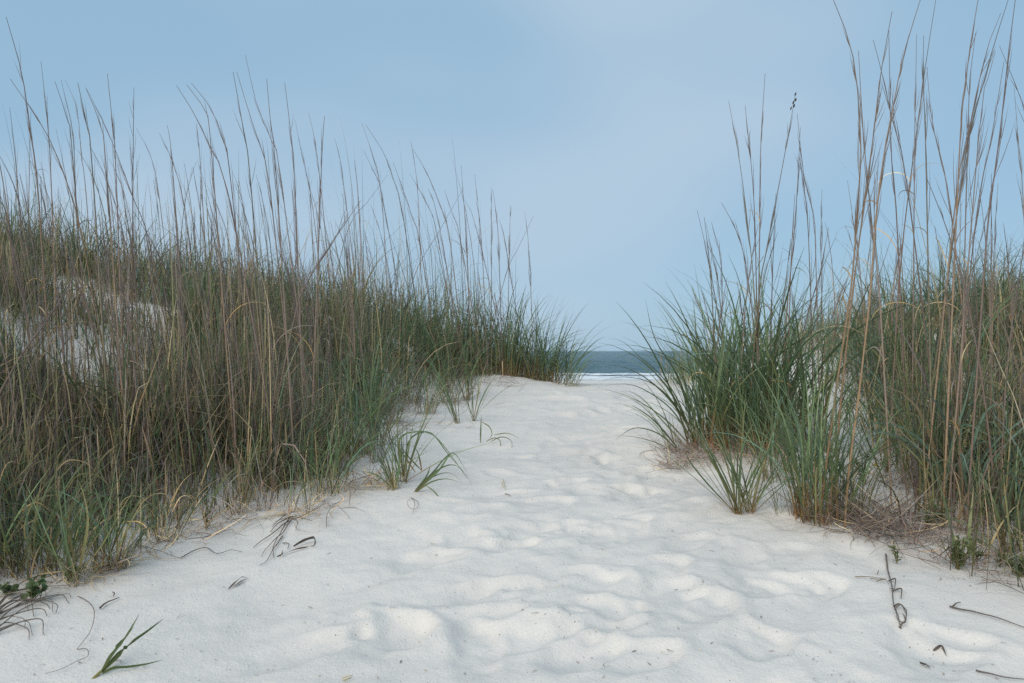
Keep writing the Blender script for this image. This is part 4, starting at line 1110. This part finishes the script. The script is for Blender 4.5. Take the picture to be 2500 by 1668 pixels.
litter("dry_sprig", "small withered sprig lying left of the knotted dry stalk", "dry sprig",
       [([(2088, 1414), (2120, 1416), (2160, 1420)], .004), ([(2125, 1420), (2142, 1426), (2165, 1424)], .006), ([(2140, 1432), (2160, 1430), (2170, 1438)], .008), ([(2142, 1406), (2146, 1398), (2143, 1394)], .01)], TN, r=.0018)
litter("twig", "long thin forked twig lying at the right edge", "twig", [([(2318, 1486), (2380, 1503), (2440, 1520), (2510, 1542)], .004), ([(2326, 1487), (2338, 1480), (2346, 1476)], .006)], DK, r=.0030)
litter("twig", "thin straight twig in the bottom right corner", "twig", [([(2383, 1648), (2440, 1652), (2510, 1657)], .003)], DK, r=.0022)
litter("dead_leaf", "small brown oval leaf on sand below the forked twig", "dead leaf", [([(2278, 1580), (2298, 1580), (2312, 1592)], .008)], DK, flat=.014)
litter("bark_strip", "dark flat strip of bark near the bottom right", "bark", [([(2245, 1614), (2260, 1622), (2272, 1630)], .004)], DK, flat=.014)
litter("twig", "tiny brown twig beside the path left of centre", "twig", [([(1233, 1206), (1240, 1208), (1246, 1212)], .003)], TN, r=.0026)
litter("curled_straw", "loop of thin straw standing on sand below the green shoots", "straw", [([(797, 1288), (800, 1262), (822, 1250), (845, 1262), (855, 1270)], .03)], TN, r=.0014)
litter("curled_straw", "thin ring of straw on the sand below the arching sprig", "straw", [([(1004, 1222), (1020, 1230), (1018, 1246), (1004, 1246), (994, 1232), (1004, 1220)], .015), ([(1004, 1222), (1012, 1232), (1008, 1256)], .01)], GY, r=.0014)
litter("long_straw", "long red-brown straw arching over sand in the left foreground", "straw", [([(190, 1462), (215, 1482), (230, 1520), (222, 1552), (188, 1592)], .03)], ((.2, .12, .08), (.2, .12, .08), (.16, .12, .1)), r=.0014)
litter("long_straw", "faint curved thread of straw below the red-brown straw", "straw", [([(188, 1592), (212, 1596), (214, 1618), (190, 1628), (150, 1645), (110, 1655)], .008)], GY, r=.0010)
litter("wavy_root", "thin wavy root snaking over sand beside the left edge grass", "root", [([(440, 1365), (475, 1350), (505, 1344), (530, 1358), (565, 1345), (590, 1350)], .008), ([(330, 1330), (380, 1352), (440, 1365)], .008)], GY, r=.0018)
BUND = []
rb = random.Random(9)
for i in range(16):
    x0 = -40; y0 = rb.uniform(1500, 1560)
    x1 = rb.uniform(50, 175); y1 = y0 + rb.uniform(-80, 30) - x1 * .15
    BUND.append(([(x0, y0 + 14), ((x0 + x1) / 2, (y0 + y1) / 2 - rb.uniform(-8, 26)), (x1, y1), (x1 + rb.uniform(0, 26), y1 + rb.uniform(8, 34))], rb.uniform(.006, .04)))
litter("dry_grass_bundle", "bundle of long dry grey stems sprawling in from the left edge", "dry grass", BUND, GY, r=.0024)
litter("pale_straw", "pale straw bits on the sand right of the arching sprig", "straw", [([(1224, 1183), (1230, 1192), (1236, 1196)], .004), ([(1228, 1178), (1232, 1190)], .008)], ((.5, .42, .2),) * 3, r=.0016)
litter("pale_straw", "pale straw scrap at the bottom edge below centre left", "straw", [([(835, 1660), (850, 1658), (862, 1652)], .006), ([(838, 1668), (850, 1664), (858, 1658)], .004)], ((.5, .42, .22),) * 3, r=.002)
litter("pale_straw", "pale straw fleck on the footprint's rim left of centre", "straw", [([(1052, 1326), (1056, 1332), (1062, 1336)], .004)], ((.5, .42, .22),) * 3, r=.0014)

# tangles of dead straw at the feet of the plants: nobody could count the strands
def tangle(spots, n, rs, l0, l1, label, names=('dead', 'grey', 'brown', 'straw'), wts=(.35, .35, .2, .1), w=.0036):
    C = np.array([at(px, py) for px, py, r in spots]); R = np.array([r for *_, r in spots])
    ix = rs.randint(0, len(C), n)
    B = np.zeros((n, 3)); B[:, :2] = C[ix, :2] + rs.normal(0, 1, (n, 2)) * R[ix, None]
    B[:, 2] = base_h(B[:, 0], B[:, 1]) + .008
    n_ = n
    V, Q, Cc = blade_arrays(B, rs.uniform(l0, l1, n_), rs.uniform(0, 2 * PI, n_), rs.uniform(.8, 1.5, n_), rs.uniform(-.2, .8, n_), w * rs.uniform(.6, 1.2, n_),
                            pal(list(names), list(wts), n_, rs), K=9, pw=.8, twist=rs.normal(0, 3.2, n_), roll=rs.normal(0, .6, n_))
    return tag(link("dead_straw", raw_mesh("dead_straw", V, Q, Cc, DRY)), label, "dead straw", kind="stuff")
rs = np.random.RandomState(5)
tangle([(2080, 1275, .07), (2150, 1290, .07), (2210, 1320, .08), (2040, 1270, .07), (2120, 1310, .07), (2190, 1300, .07)], 380, rs, .12, .38, "dark tangled dead straw spilling down the sand right of the reeds")
tangle([(2300, 1340, .10), (2400, 1370, .10), (2240, 1260, .10), (2460, 1400, .1), (2180, 1180, .09), (2330, 1290, .1)], 420, rs, .07, .24, "scattered dead straw below the right dune's grass")
tangle([(1660, 1110, .06), (1690, 1125, .06), (1650, 1140, .05), (1740, 1120, .06), (1840, 1120, .08), (1900, 1090, .1)], 420, rs, .07, .22, "mat of dead straw at the feet of the big tussocks")
tangle([(360, 1345, .07), (430, 1320, .07), (500, 1290, .07), (300, 1385, .05), (220, 1410, .06), (560, 1275, .06), (640, 1265, .07), (100, 1430, .08), (720, 1270, .05), (790, 1245, .06), (860, 1195, .06), (910, 1185, .06)], 420, rs, .08, .26, "loose dead straw along the foot of the left dune",
       ('straw', 'grey', 'dead', 'gold'), (.3, .35, .25, .1))
tangle([(960, 1010, .14), (900, 1000, .12), (1020, 990, .14), (1080, 985, .14), (1000, 1040, .12), (1150, 935, .12), (1230, 935, .1), (860, 1060, .1)], 420, rs, .08, .24, "dead brush scattered over the sandy hollow left of the path")

# specks of plant litter blown over the sand
n = 760
rs = np.random.RandomState(6)
Y = 1.6 + 5.0 * rs.rand(n) ** 1.9; X = rs.uniform(-1, 1, n) * (0.62 * Y); X = np.clip(X, -1.5, 1.9)
B = np.stack([X, Y, 0 * X], 1); B[:, 2] = full_h(X.copy(), Y.copy()) + .003
V, Q, C = blade_arrays(B, rs.uniform(.004, .026, n) * rs.choice([.5, 1], n), rs.uniform(0, 2 * PI, n), rs.uniform(1.35, 1.57, n), rs.normal(0, .2, n), rs.uniform(.0016, .0040, n),
                       pal(['dead', 'brown', 'straw'], [.6, .25, .15], n, rs), K=3, twist=rs.normal(0, 1.2, n), clamp=False)
tag(link("plant_litter", raw_mesh("plant_litter", V, Q, C, DRY)), "specks of dark plant litter scattered over the pale sand", "litter", kind="stuff")
